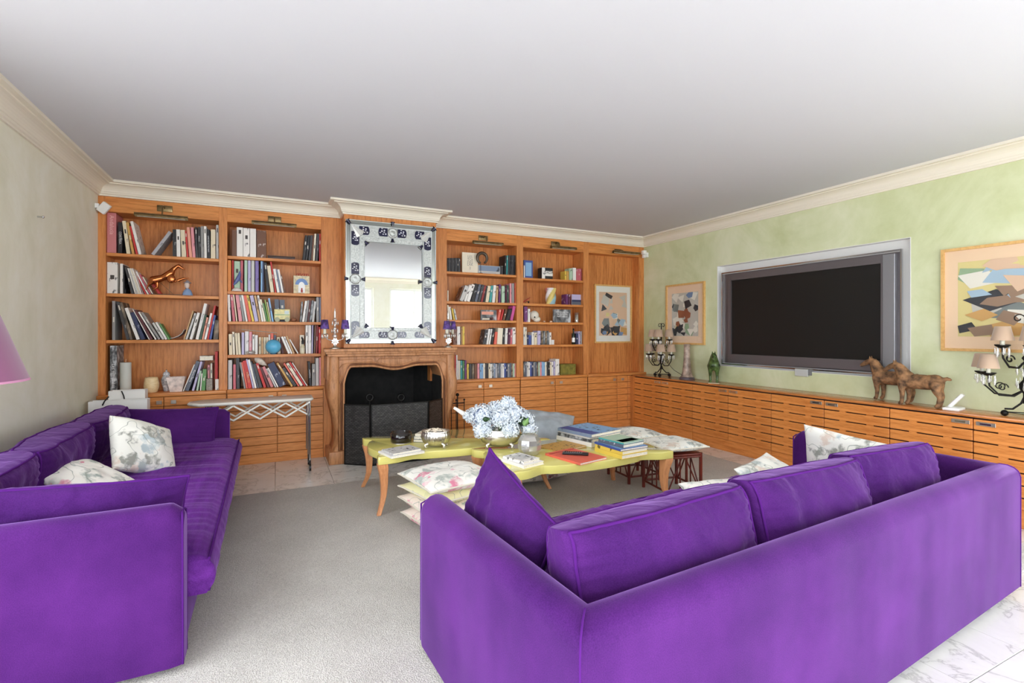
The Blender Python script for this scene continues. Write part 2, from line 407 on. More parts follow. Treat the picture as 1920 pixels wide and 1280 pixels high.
# right wall with the television niche
NY0, NY1 = onX(1708, 600, XR).y, onX(1345, 600, XR).y; NZ0, NZ1 = .945, 2.178; ND = .06
mb = MB().box(XR, XR + .2, YREAR, -1.45, 0, ZC).box(XR, XR + .2, -1.45, .55, 2.50, ZC).box(XR, XR + .2, .55, NY0, 0, ZC).box(XR, XR + .2, NY1, 6.6, 0, ZC).box(XR, XR + .2, NY0, NY1, 0, NZ0).box(XR, XR + .2, NY0, NY1, NZ1, ZC)
wr = struct('wall_right', mb, WALLG)
NICHE = M('niche_white', (226, 225, 222), .6)
t_ = .006
mb = MB().box(XR + ND, XR + .2, NY0, NY1, NZ0, NZ1).box(XR - .002, XR + ND, NY0, NY0 + t_, NZ0, NZ1).box(XR - .002, XR + ND, NY1 - t_, NY1, NZ0, NZ1)
mb.box(XR - .002, XR + ND, NY0 + t_, NY1 - t_, NZ0, NZ0 + t_).box(XR - .002, XR + ND, NY0 + t_, NY1 - t_, NZ1 - t_, NZ1)
part('niche_lining', mb, NICHE, wr)
# rear wall, two glazed doors with a pier between
mb = MB().box(XL, WIN[0][1], YREAR - .2, YREAR, 0, ZC).box(WIN[0][2], WIN[1][1], YREAR - .2, YREAR, 0, ZC).box(WIN[1][2], XR, YREAR - .2, YREAR, 0, ZC)
mb.box(WIN[0][1], WIN[0][2], YREAR - .2, YREAR, 2.50, ZC).box(WIN[1][1], WIN[1][2], YREAR - .2, YREAR, 2.50, ZC)
struct('wall_rear', mb, WALLL)
WFR = M('window_frame_white', (236, 236, 232), .4)
def window(n, side, a, b, h, cols):
    x = YREAR - .10 if side == 'rear' else (XL - .10 if side == 'left' else XR + .10)
    def B(mb, p, q, z0, z1, d=.03):
        return mb.box(p, q, x - d, x + d, z0, z1) if side == 'rear' else mb.box(x - d, x + d, p, q, z0, z1)
    mb = MB(); B(mb, a, a + .06, 0, h); B(mb, b - .06, b, 0, h); B(mb, a + .06, b - .06, h - .06, h); B(mb, a + .06, b - .06, 0, .06)
    o = struct('window_%d' % n, mb, WFR)
    wd = (b - a - .12) / cols
    for i in range(cols):
        p = a + .06 + i * wd
        if i: part('mullion', B(MB(), p - .03, p + .03, .06, h - .06), WFR, o)
        part('pane', B(MB(), p + (.03 if i else 0), p + wd - (.03 if i < cols - 1 else 0), .06, h - .06, .004), PANE, o)
window(1, 'rear', *WIN[0][1:], 3); window(2, 'rear', *WIN[1][1:], 3); window(3, 'left', *WIN[2][1:], 4); window(4, 'right', *WIN[3][1:], 2)  # fourth window is an added one, out of view, brightening the left side
TERR = M('terrace_stone', (176, 173, 167), .8, var=.08, vscale=3)
struct('terrace', MB().box(-9, XL - .3, -8, 8, -.25, -.05).box(XL - .3, 9, -8, YREAR - .3, -.25, -.05).box(XR + .3, 9, YREAR - .3, 8, -.25, -.05), TERR)

# crown moulding all round, breaking forward over the chimney breast
BX0, BX1, YCH = .652, 1.668, 5.52
CZ = 2.622
prof = [(0, CZ), (.016, CZ), (.016, CZ + .014), (.026, CZ + .020), (.030, CZ + .034)]
for k in range(7):
    t = k / 6 * math.pi / 2
    prof.append((.034 + .078 * (1 - math.cos(t)), CZ + .036 + .062 * math.sin(t)))
prof += [(.114, CZ + .106), (.150, CZ + .106), (.150, ZC), (0, ZC)]
def crown(n, path, label=None):
    mb, rings = sweep_profile(path, prof); mb.loft(rings, smooth=False); o = struct('trim_%d' % n, mb, CROWN); return o
crown(1, [(XL, YREAR), (XL, YUP), (BX0, YUP), (BX0, YCH), (BX1, YCH), (BX1, YUP), (XR, YUP), (XR, YREAR), (XL, YREAR)])
# chimney breast faced in cherry
mb = MB().box(BX0, BX1, YCH, YBACK + .28, 1.19, ZC)
struct('wall_chimney', mb, WOOD_V)

# rug
mb = MB(); RX0, RX1, RY0, RY1 = -1.42, 4.28, 1.25, 4.62
mb.box(RX0, RX1, RY0, RY1, .0005, .014)
rug = solo('carpet', mb, CARPET, ((RX0 + RX1) / 2, (RY0 + RY1) / 2, 0), 'large plain grey beige carpet covering the marble under both sofas', 'carpet', bevel=.005, seg=2)
# ------------------------------------------------------------------ bookcases
LEDGE = .772
def ux(u, Y=YUP): return onY(u, 600, Y).x
def zz(u, v, Y=YUP): return onY(u, v, Y).z
BAYS = [  # opening left/right, stile left/right outer, header bottom z, shelf top heights, names
    dict(n='far left', x0=ux(198), x1=ux(410.5), o0=XL, o1=ux(418.3), head=zz(300, 404.5), sh=[zz(300, 478.5), zz(300, 552), zz(300, 637)], label='cherry bookcase bay in the far left corner, four compartments, tallest gaps'),
    dict(n='second', x0=ux(426), x1=ux(602), o0=ux(418.3), o1=BX0, head=zz(515, 423), sh=[zz(515, 484), zz(515, 548), zz(515, 603), zz(515, 664)], label='cherry bookcase bay directly left of the fireplace, five compartments'),
    dict(n='third', x0=ux(838), x1=ux(969), o0=BX1, o1=ux(975), head=zz(900, 455.5), sh=[zz(900, 511.5), zz(900, 566), zz(900, 600), zz(900, 646)], label='cherry bookcase bay directly right of the fireplace, five compartments'),
    dict(n='fourth', x0=ux(981), x1=ux(1094), o0=ux(975), o1=ux(1099), head=zz(1040, 468.3), sh=[zz(1040, 523), zz(1040, 570), zz(1040, 604), zz(1040, 646)], label='sparsely filled cherry bookcase bay next to the panelled corner recess'),
    dict(n='corner', x0=ux(1104), x1=ux(1198), o0=ux(1099), o1=XR, head=zz(1150, 477.5), sh=[], label='cherry panelled recess in the right corner holding a framed print'),
]
for b in BAYS:
    yb = YBACK if b['sh'] else 5.90
    t = thing('bookcase' if b['sh'] else 'wood_panelling', ((b['o0'] + b['o1']) / 2, YUP + .15, LEDGE), b['label'], 'bookcase' if b['sh'] else 'panelling')
    b['t'] = t
    part('side_panel', rbox(b['o0'], b['x0'], YUP, yb, LEDGE, CZ), WOOD_V, t, bevel=.0015, seg=1)
    part('side_panel', rbox(b['x1'], b['o1'], YUP, yb, LEDGE, CZ), WOOD_V, t, bevel=.0015, seg=1)
    part('header', rbox(b['x0'], b['x1'], YUP, YUP + .05, b['head'], CZ), WOOD_H, t, bevel=.0015, seg=1)
    part('top_panel', rbox(b['x0'], b['x1'], YUP + .05, yb, b['head'], b['head'] + .02), WOOD_H, t)
    part('back_panel', rbox(b['o0'], b['o1'], yb, yb + .02, LEDGE, CZ), WOOD_V, t)
    for z in b['sh']:
        part('shelf', rbox(b['x0'] + .0005, b['x1'] - .0005, YUP + .012, yb, z - .03, z), WOOD_H, t, bevel=.002, seg=1)

# ------------------------------------------------------------------ low cabinets under the bookcases
def slat_mesh(L, hgt, thick, mat, axis):
    mb = rbox(0, L, 0, thick, 0, hgt) if axis == 'x' else rbox(0, thick, 0, L, 0, hgt)
    return mb.mesh('slat', mat, bevel=.0025, seg=1)
PULL = M('brushed_nickel_pull', (196, 186, 174), .3, .9)
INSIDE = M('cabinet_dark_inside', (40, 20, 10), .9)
def back_cabinet(x0, x1, splits, pulls, label):
    t = thing('low_cabinet', ((x0 + x1) / 2, YLOW + .15, 0), label, 'cabinet')
    part('carcass', rbox(x0, x1, YLOW + .024, YBACK, 0.0, LEDGE - .034), WOOD_H, t)
    part('ledge', rbox(x0, x1, YLOW - .012, YBACK, LEDGE - .034, LEDGE), WOOD_H, t, bevel=.004, seg=2)
    part('kickboard', rbox(x0 + .002, x1 - .002, YLOW + .002, YLOW + .024, 0, .096), WOOD_H, t, bevel=.0015, seg=1)
    xs = [x0] + splits + [x1]
    for i in range(len(xs) - 1):
        a, b = xs[i] + .003, xs[i + 1] - .003
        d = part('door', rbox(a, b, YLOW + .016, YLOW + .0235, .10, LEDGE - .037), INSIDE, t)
        n = 7; h = (LEDGE - .037 - .10) / n
        me = slat_mesh(b - a, h - .004, .018, WOOD_H, 'x')
        for k in range(n):
            o = link('slat', me, d); o.location = Vector((a, YLOW - .0025, .10 + k * h + .002)) - ORIG[t]
        px = pulls[i]
        if px is not None:
            part('pull', MB().box(px - .022, px + .022, YLOW - .022, YLOW - .018, LEDGE - .105, LEDGE - .07).box(px - .006, px + .006, YLOW - .018, YLOW - .002, LEDGE - .093, LEDGE - .082), PULL, d, bevel=.001, seg=1)
    return t
def filler(t, x0, x1):
    part('stile', rbox(x0, x1, YLOW + .005, YUP + .03, 0, LEDGE - .001), WOOD_V, t)
def lx(u): return onY(u, 740, YLOW).x
back_cabinet(XL + .002, lx(424.5), [lx(307)], [lx(299) , lx(326)], 'low slatted cherry cabinet in the left corner, mostly behind the purple sofa')
c2 = back_cabinet(lx(425.5), BX0 - .19, [lx(520)], [lx(508), lx(533)], 'low slatted cherry cabinet left of the fireplace behind the white folding trolley')
filler(c2, BX0 - .189, BX0 - .012)
c3 = back_cabinet(BX1 + .16, lx(975), [lx(907)], [lx(899), lx(919)], 'low slatted cherry cabinet just right of the fireplace behind the hydrangeas')
filler(c3, BX1 + .034, BX1 + .159)
back_cabinet(lx(976), lx(1101.5), [lx(1041)], [lx(1034), lx(1051)], 'low slatted cherry cabinet under the fourth bookcase bay')
back_cabinet(lx(1102.5), XR - .003, [lx(1157), 4.60], [lx(1151), lx(1166), None], 'low dark slatted cherry cabinet in the right corner under the panelled recess')

# ------------------------------------------------------------------ long row of cabinets on the right wall
XF, ZT = 4.63, .752
edges = [5.605, 5.054, 4.513, 3.98, 3.44, 2.894, 2.347, 1.80, 1.25]
unit_labels = ['slatted cherry cabinet unit nearest the corner, under the small candelabra lamp', 'slatted cherry cabinet unit below the green horse and left of television',
               'slatted cherry cabinet unit under the television, behind the far sofa arm', 'slatted cherry cabinet unit nearest the camera, under the white phone']
sl_me = {}
for u_ in range(4):
    y1, ym, y0 = edges[2 * u_], edges[2 * u_ + 1], edges[2 * u_ + 2]
    t = thing('wall_cabinet', (XF + .16, (y0 + y1) / 2, 0), unit_labels[u_], 'cabinet', 'cabinet units along the right wall')
    part('carcass', rbox(XF + .024, XR - .001, y0 + .001, y1 - .001, 0, ZT - .0225), INSIDE, t)
    part('kickboard', rbox(XF + .001, XF + .0235, y0 + .002, y1 - .002, .0, .128), WOOD_HY, t, bevel=.0015, seg=1)
    if u_ == 0: part('corner_filler', rbox(XF + .02, XR - .002, y1 + .018, YLOW - .004, 0, ZT - .03), WOOD_V, t)
    if u_ == 0: part('end_panel', rbox(XF, XR - .002, y1 - .001, y1 + .017, 0, ZT - .0225), WOOD_HY, t)
    for (a, b, side) in ((ym, y1, 0), (y0, ym, 1)):
        a += .003; b -= .003
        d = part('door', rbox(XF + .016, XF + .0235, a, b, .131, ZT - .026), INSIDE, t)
        n = 7; h = (ZT - .026 - .131) / n
        key = round(b - a, 3)
        if key not in sl_me: sl_me[key] = slat_mesh(b - a, h - .0095, .0175, WOOD_HY, 'y')
        for k in range(n):
            o = link('slat', sl_me[key], d); o.location = Vector((XF - .002, a, .131 + k * h)) - ORIG[t]
            if k < n - 1:   # little bridge pieces left in the slots
                for fr in (.28, .70):
                    yb_ = a + (b - a) * fr
                    o2 = part('spacer', rbox(XF - .0015, XF + .015, yb_ - .025, yb_ + .025, .131 + (k + 1) * h - .0095, .131 + (k + 1) * h), WOOD_HY, d, fix=False)
        yc = a + .07 if side == 0 else b - .07
        zc = ZT - .026 - h * .45
        hd = part('handle', rbox(XF - .006, XF - .002, yc - .055, yc + .055, zc - .014, zc + .014), PULL, d, bevel=.001, seg=1)
        part('grip', rbox(XF - .0085, XF - .0055, yc - .032, yc + .032, zc - .006, zc + .006), CHROME, hd)
mb = rbox(XF - .012, XR - .001, edges[-1] - .01, edges[0] + .03, ZT - .022, ZT)
solo('cabinet_top', mb, WOOD_TOP, (XF + .15, 3.4, ZT - .022), 'long polished cherry top running over the right wall cabinets', 'worktop', bevel=.003, seg=2)

# ------------------------------------------------------------------ fireplace
FY = 5.39
t = thing('fireplace', (1.16, 5.5, 0), 'carved walnut fireplace surround with serpentine mantel and black hearth', 'fireplace')
fp = t
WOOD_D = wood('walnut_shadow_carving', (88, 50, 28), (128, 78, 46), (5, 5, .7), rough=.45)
# mantel shelf with moulded edge
def shelf_out(d, bulge):
    pts = []
    x0, x1 = .435 - 0, 1.85
    pts += [(x0 + .03 - d * 0 + .05 - d, YUP + .0), (x0 + .05 - d, 5.34 - d + .06)]
    for k in range(25):
        f = k / 24; x = x0 + .05 - d + (x1 - x0 - .1 + 2 * d) * f
        w_ = abs(f - .5)
        by = -.035 if w_ < .16 else (0 if w_ > .19 else -.035 * (.19 - w_) / .03)
        pts.append((x, 5.34 - d + by * bulge))
    pts += [(x1 - .05 + d, 5.34 - d + .06), (x1 - .05 + d, YUP)]
    return pts
for nm, d, z0, z1 in (('mantel_shelf', .05, 1.155, 1.185), ('mantel_moulding', .032, 1.132, 1.155), ('mantel_moulding', .016, 1.105, 1.132)):
    # keep clear of the neighbouring bookcases: the shelf only runs back to their fronts
    part(nm, MB().prism([(x, min(y, YUP - .002)) for x, y in shelf_out(d, 1)], z0, z1), WOOD_M, t, bevel=.004, seg=2)
OX0, OX1 = .648, 1.69; OZ = .985
def opening_top(x):
    f = (x - OX0) / (OX1 - OX0); w_ = abs(f - .5)
    z = OZ - .0
    if w_ > .44: z -= (.05) * ((w_ - .44) / .06) ** 2 * 2.2        # rounded shoulders
    if w_ < .26: z -= .042 * (math.cos(w_ / .26 * math.pi) * .5 + .5) ** 1
    return z
out = [(.47, 1.105), (1.815, 1.105), (1.815, .86), (OX1, .86)]
xs = [OX1 - (OX1 - OX0) * k / 40 for k in range(41)]
out += [(x, opening_top(x)) for x in xs] + [(OX0, .86), (.47, .86)]
part('frieze', MB().prism(out, FY, YUP - .002, 'y'), WOOD_M, t, bevel=.004, seg=2)
# moulding following the opening, carved panels
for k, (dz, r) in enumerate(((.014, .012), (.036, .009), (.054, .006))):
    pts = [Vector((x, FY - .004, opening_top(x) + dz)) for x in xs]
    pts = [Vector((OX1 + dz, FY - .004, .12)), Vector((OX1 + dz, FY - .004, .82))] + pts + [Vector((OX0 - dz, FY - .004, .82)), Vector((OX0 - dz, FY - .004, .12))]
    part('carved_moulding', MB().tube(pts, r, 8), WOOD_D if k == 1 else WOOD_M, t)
def carved_panel(pts):
    part('carved_panel', MB().tube([Vector((x, FY - .004, z)) for x, z in pts], .006, 6, closed=True), WOOD_M, t)
carved_panel([(.58, 1.07), (.92, 1.07), (.93, 1.055), (.90, 1.045), (.72, 1.045), (.62, 1.02), (.575, .96)])
carved_panel([(1.44, 1.07), (1.77, 1.07), (1.775, .96), (1.73, 1.02), (1.64, 1.045), (1.46, 1.045), (1.43, 1.055)])
carved_panel([(1.0 + .34 * k / 10, 1.072) for k in range(11)] + [(1.365, 1.05), (1.32, 1.015), (1.25, .998), (1.17, .992), (1.09, .998), (1.02, 1.015), (.975, 1.05)])
def jamb(sgn):
    xi = OX0 if sgn < 0 else OX1
    # height, outer width, front projection
    st = [(.13, .125, .05), (.2, .105, .03), (.32, .10, .012), (.45, .115, .02), (.58, .145, .05), (.70, .17, .075), (.80, .175, .075), (.88, .165, .055), (.96, .16, .03), (1.105, .165, .02)]
    rings = []
    for z, w_, p in st:
        xo = xi + sgn * w_
        ring = [Vector((xi + sgn * .06, FY - p * .25, z)), Vector((xi + sgn * .075, FY - p, z)), Vector((xo - sgn * .03, FY - p, z)), Vector((xo, FY - p + .03, z)), Vector((xo, YLOW - .004, z)), Vector((xi + sgn * .06, YLOW - .004, z))]
        rings.append(ring if sgn > 0 else ring)
    part('jamb', MB().loft(rings), WOOD_M, t)
    part('jamb_lining', rbox(min(xi + sgn * .013, xi + sgn * .062), max(xi + sgn * .013, xi + sgn * .062), FY + .004, YLOW - .004, .13, .985), WOOD_M, t)
    a, b = sorted((xi - sgn * .012, xi + sgn * .165))
    part('plinth_block', rbox(a, b, FY - .07, YUP - .004, 0, .13), WOOD_M, t, bevel=.006, seg=2)
jamb(-1); jamb(1)
# firebox
mb = MB().box(OX0 - .16, OX1 + .16, 6.18, 6.22, 0, 1.15)
mb.prism([(OX0 - .02, YUP - .01), (OX0 + .12, 6.18), (OX0 - .16, 6.18), (OX0 - .16, YUP - .01)], 0.001, 1.15)
mb.prism([(OX1 + .02, YUP - .01), (OX1 + .16, YUP - .01), (OX1 + .16, 6.18), (OX1 - .12, 6.18)], 0.001, 1.15)
mb.box(OX0 - .16, OX1 + .16, YUP - .02, 6.2, 1.08, 1.15)
mb.box(OX0 - .012, OX0 - .001, FY + .03, YUP + .02, .02, 1.1).box(OX1 + .001, OX1 + .012, FY + .03, YUP + .02, .02, 1.1)
part('firebox', mb, SOOT, t)
part('hearth', rbox(OX0 - .0, OX1 + .0, 5.40, 6.18, 0.001, .02), SOOT, t)
# andirons
for i, ux_ in enumerate((693, 752)):
    c = onY(ux_, 745, 5.62)
    a_ = thing('andiron', (c.x, 5.62, .02), 'black iron ring-topped andiron, %s one inside the fireplace' % ('left' if i == 0 else 'right'), 'andiron', 'andirons in the fireplace')
    ring = [Vector((c.x + .035 * math.cos(k * math.pi / 10), 5.62, c.z + .035 * math.sin(k * math.pi / 10))) for k in range(20)]
    part('ring', MB().tube(ring, .014, 8, closed=True), IRON, a_)
    part('post', MB().cyl((c.x, 5.62, .02), (c.x, 5.62, c.z - .035), .016, .012, 10), IRON, a_)
    part('foot', MB().tube([(c.x - .09, 5.60, .028), (c.x - .05, 5.61, .07), (c.x, 5.62, .10), (c.x + .05, 5.61, .07), (c.x + .09, 5.60, .028)], .010, 8), IRON, a_)
    part('bar', MB().box(c.x - .012, c.x + .012, 5.63, 6.0, .09, .11), IRON, a_)
# folding fire screen
def mesh_mat():
    m, nt, b = newmat('woven_metal_mesh')
    tc = nt.nodes.new('ShaderNodeTexCoord'); br = nt.nodes.new('ShaderNodeTexBrick'); br.inputs['Scale'].default_value = 17
    br.inputs['Mortar Size'].default_value = .03; br.inputs['Color1'].default_value = lin((84, 82, 80)); br.inputs['Color2'].default_value = lin((58, 56, 55)); br.inputs['Mortar'].default_value = lin((28, 27, 26))
    mp = nt.nodes.new('ShaderNodeMapping'); mp.inputs['Rotation'].default_value = (R(90), 0, 0)
    nt.links.new(tc.outputs['Object'], mp.inputs[0]); nt.links.new(mp.outputs[0], br.inputs['Vector'])
    nt.links.new(br.outputs['Color'], b.inputs['Base Color']); addbump(nt, b, br.outputs['Fac'], -.5, .004)
    setp(b, **{'Roughness': .42, 'Metallic': .35}); return m
MESHM = mesh_mat()
t = thing('fire_screen', (1.16, 5.2, 0), 'three-panel folding fire screen of woven dark metal before the hearth', 'fire screen')
S = [(.628, 5.30), (.862, 5.115), (1.462, 5.115), (1.675, 5.30)]
for (p, q) in zip(S[:-1], S[1:]):
    p = Vector((*p, 0)); q = Vector((*q, 0)); d = (q - p).normalized(); L = (q - p).length; n = Vector((d.y, -d.x, 0))
    m4 = basis(p, d, -n, Vector((0, 0, 1)))
    pn = part('screen_panel', MB().box(.004, L - .004, -.004, .004, .004, .618, m=m4), MESHM, t)
    fr = MB().box(.003, .014, -.007, .007, .002, .622, m=m4).box(L - .014, L - .003, -.007, .007, .002, .622, m=m4).box(.014, L - .014, -.007, .007, .61, .622, m=m4).box(.014, L - .014, -.007, .007, .002, .014, m=m4)
    part('panel_edge', fr, IRON, pn)

# ------------------------------------------------------------------ Venetian mirror
MX0, MX1, MZ0, MZ1, MY = .668, 1.654, 1.238, 2.562, YCH - .004
t = thing('venetian_mirror', (1.16, MY, MZ0), 'tall engraved glass mirror with navy blue ornaments above the mantel', 'mirror')
IX0, IX1, IZ0, IZ1 = .861, 1.500, 1.405, 2.343
part('backing', rbox(MX0, MX1, MY - .012, MY, MZ0, MZ1), M('mirror_backing', (150, 150, 148), .5), t)
def strip(name, a, b, y0, y1, mat):  # rectangular ring between rect a (outer) and b (inner)
    (ax0, ax1, az0, az1), (bx0, bx1, bz0, bz1) = a, b
    for out_ in ([(ax0, az0), (ax1, az0), (bx1, bz0), (bx0, bz0)], [(ax0, az1), (bx0, bz1), (bx1, bz1), (ax1, az1)],
                 [(ax0, az0), (bx0, bz0), (bx0, bz1), (ax0, az1)], [(ax1, az0), (ax1, az1), (bx1, bz1), (bx1, bz0)]):
        part(name, MB().prism(out_, y0, y1, 'y'), mat, t, bevel=.002, seg=1)
ro = (MX0, MX1, MZ0, MZ1); r1 = (MX0 + .048, MX1 - .048, MZ0 + .048, MZ1 - .048); r2 = (MX0 + .142, MX1 - .142, MZ0 + .135, MZ1 - .165); r3 = (IX0, IX1, IZ0, IZ1)
MIRROR_L = M('pale_mirror_strip', (184, 190, 184), .14, .8)
strip('outer_strip', ro, r1, MY - .020, MY - .012, MIRROR_L)
strip('engraved_band', r1, r2, MY - .030, MY - .012, MIRROR_E)
strip('inner_strip', r2, r3, MY - .022, MY - .012, MIRROR_E)
part('mirror_glass', rbox(IX0 + .001, IX1 - .001, MY - .016, MY - .012, IZ0 + .001, IZ1 - .001), MIRROR, t)
ROPE = M('twisted_glass_rope', (226, 230, 228), .15, .5)
for r_, rad in ((ro, .006), (r1, .006), (r2, .006), (r3, .004)):
    pts = [Vector((r_[0], MY - .030, r_[2])), Vector((r_[1], MY - .030, r_[2])), Vector((r_[1], MY - .030, r_[3])), Vector((r_[0], MY - .030, r_[3]))]
    part('rope_trim', MB().tube(pts, rad, 6, closed=True), ROPE, t)
bxm0, bxm1 = (r1[0] + r2[0]) / 2, (r1[1] + r2[1]) / 2; bzm0, bzm1 = (r1[2] + r2[2]) / 2, (r1[3] + r2[3]) / 2
ENGR = M('white_engraving', (222, 222, 230), .4)
def cartouche(cx, cz, w_, h_, rounded):   # rounded: side letter that is curved
    pts = []; n = 8; rr = min(w_, h_) / 2
    for k in range(n + 1):
        a_ = math.pi * k / n
        if rounded in 'ud':
            s_ = 1 if rounded == 'u' else -1
            pts.append((cx + math.cos(a_) * w_ / 2 , cz + s_ * (h_ / 2 - .02 + .02 * math.sin(a_))))
        else:
            s_ = 1 if rounded == 'r' else -1
            pts.append((cx + s_ * (w_ / 2 - .02 + .02 * math.sin(a_)), cz + math.cos(a_) * h_ / 2))
    if rounded == 'u': pts += [(cx - w_ / 2, cz - h_ / 2), (cx + w_ / 2, cz - h_ / 2)]
    if rounded == 'd': pts += [(cx - w_ / 2, cz + h_ / 2), (cx + w_ / 2, cz + h_ / 2)]
    if rounded == 'r': pts += [(cx - w_ / 2, cz - h_ / 2), (cx - w_ / 2, cz + h_ / 2)]
    if rounded == 'l': pts += [(cx + w_ / 2, cz - h_ / 2), (cx + w_ / 2, cz + h_ / 2)]
    c = part('navy_cartouche', MB().prism(pts, MY - .035, MY - .030, 'y'), NAVY, t)
    mb = MB()
    for k in range(7):
        a_ = k * 2.4; q = .012 + .0045 * k
        x_, z_ = cx + q * math.cos(a_) * min(1, w_ / h_ * 1.3), cz + q * math.sin(a_) * min(1.1, h_ / w_ * 1.1)
        mb.ball((x_, MY - .035, z_), .0095, 6, 4, 1, .2, .6 + .4 * (k % 2))
    part('flower_engraving', mb, ENGR, c)
bw = r2[0] - r1[0]; bht = r1[3] - r2[3]; bhb = r2[2] - r1[2]
xm, zm = (MX0 + MX1) / 2, 1.93
for zc in (zm + .115, zm - .125):
    for xc in (bxm0, bxm1): cartouche(xc, zc, bw * .86, .125, 'u' if zc > zm else 'd')
for xc, s_ in ((xm - .105, 'l'), (xm + .105, 'r')):
    cartouche(xc, bzm1, .10, bht * .78, s_); cartouche(xc, bzm0, .10, bhb * .78, s_)
for xc, s_ in ((bxm0, 1), (bxm1, -1)):
    cartouche(xc, r2[3] - .03, bw * .86, .15, 'd'); cartouche(xc, r2[2] + .03, bw * .86, .15, 'u')
    cartouche(xc + s_ * .095, bzm1, .11, bht * .78, 'r' if s_ > 0 else 'l'); cartouche(xc + s_ * .095, bzm0, .11, bhb * .78, 'r' if s_ > 0 else 'l')
for (xc, zc) in ((bxm0, zm), (bxm1, zm), (xm, bzm1), (xm, bzm0)):
    m4 = Matrix.Rotation(R(90), 4, 'X')
    part('round_medallion', MB().lathe([(.058, 0), (.055, .008), (.040, .012), (.036, .009), (.02, .014), (.0001, .016)], 24, (xc, MY - .030, zc), m4), MIRROR_E, t)
def tulip(x, z, dx, dz, sc=1.0):
    d = Vector((dx, 0, dz)).normalized(); n = Vector((-d.z, 0, d.x)); o = Vector((x, MY - .036, z))
    prf = [(-.005, .010), (.012, .014), (.026, .018), (.036, .030)]
    rings = []
    for a_, w_ in prf:
        c = o + d * a_ * sc
        rings.append([c + n * w_ * sc, c + Vector((0, -.012 * sc, 0)), c - n * w_ * sc, c + Vector((0, .006, 0))])
    part('navy_tulip', MB().loft(rings), NAVY, t)
for sx_ in (-1, 1):
    for sz_ in (-1, 1):
        cx = MX0 + .04 if sx_ < 0 else MX1 - .04; cz = MZ0 + .04 if sz_ < 0 else MZ1 - .04
        tulip(cx, cz, sx_, sz_, 1.2)
        ix = IX0 - .0 if sx_ < 0 else IX1; iz = IZ0 - .0 if sz_ < 0 else IZ1
        tulip(ix - sx_ * .005, iz - sz_ * .005, -sx_, -sz_, 1.1)
        # folded glass fan in each corner
        o = Vector((cx - sx_ * .012, MY - .034, cz - sz_ * .012)); mb = MB()
        tips = [Vector((o.x - sx_ * a_, MY - .034, o.z - sz_ * b_)) for a_, b_ in ((.135, .06), (.118, .10), (.06, .135))]
        mid = [Vector((p.x, MY - .052, p.z)) for p in ((tips[0] + tips[1]) / 2, (tips[1] + tips[2]) / 2)]
        fan = [tips[0], mid[0], tips[1], mid[1], tips[2]]
        mb.add([o + Vector((0, -.006, 0))] + fan + [o] + [p + Vector((0, .006, 0)) for p in fan], [(0, i, i + 1) for i in range(1, 5)] + [(6, i + 1, i) for i in range(7, 11)] + [(0, 6, 7, 1), (0, 5, 11, 6)] + [(i, i + 6, i + 7, i + 1) for i in range(1, 5)])
        part('glass_fan', mb, M('frosted_white_glass', (226, 226, 222), .25, .2), t)
for (x, z, dx, dz) in ((MX0 + .02, zm, -1, 0), (r2[0] + .02, zm, 1, 0), (MX1 - .02, zm, 1, 0), (r2[1] - .02, zm, -1, 0), (xm, MZ1 - .02, 0, 1), (xm, r2[3] - .01, 0, -1), (xm, MZ0 + .02, 0, -1), (xm, r2[2] + .01, 0, 1)):
    tulip(x, z, dx, dz, 1.0)
# ------------------------------------------------------------------ books
COL = {
 'white': (236, 232, 226), 'cream': (228, 214, 184), 'ivory': (236, 226, 204), 'red': (196, 48, 44), 'dark red': (140, 40, 40), 'coral': (226, 104, 84), 'salmon': (232, 160, 136),
 'pink': (226, 150, 158), 'rose': (204, 104, 116), 'dusty pink': (204, 126, 128), 'black': (34, 32, 34), 'charcoal': (62, 60, 62), 'grey': (146, 144, 142), 'silver': (176, 174, 178),
 'pale grey': (200, 198, 194), 'slate': (92, 98, 112), 'navy': (44, 52, 86), 'blue': (64, 84, 150), 'light blue': (136, 178, 216), 'lilac': (190, 182, 214), 'violet': (128, 110, 170),
 'purple': (110, 52, 110), 'plum': (96, 40, 70), 'magenta': (200, 84, 150), 'green': (92, 146, 84), 'lime': (160, 196, 96), 'pale green': (178, 204, 178), 'teal': (62, 160, 158), 'dark green': (56, 84, 66),
 'yellow': (228, 196, 84), 'gold': (206, 160, 84), 'orange': (224, 140, 60), 'tan': (204, 164, 116), 'brown': (112, 72, 50), 'maroon': (94, 40, 44), 'mottled grey': (120, 122, 124), 'mottled brown': (110, 96, 80), 'blue-grey': (128, 144, 168)}
BM = {}
def book_mat(c, printed):
    k = (c, printed)
    if k in BM: return BM[k]
    m, nt, b = newmat('book_cloth_' + c.replace(' ', '_') + ('_printed' if printed else ''))
    rgb = COL[c]; setp(b, **{'Base Color': lin(rgb), 'Roughness': .5})
    if printed or 'mottled' in c:   # small illegible print on the jacket
        lum = sum(rgb) / 3
        other = tuple(x * .45 for x in rgb) if lum > 120 else tuple(min(255, x * .4 + 150) for x in rgb)
        n = noise_node(nt, 34 if printed == 1 else 14, 2, (1, 1, .55))
        r = ramp(nt, n.outputs['Fac'], [(.0, rgb), (.60, rgb), (.66, other), (1, other)] if 'mottled' not in c else [(.35, tuple(x * .5 for x in rgb)), (.5, rgb), (.65, tuple(min(255, x * 1.7) for x in rgb))])
        nt.links.new(r.outputs[0], b.inputs['Base Color'])
    BM[k] = m; return m
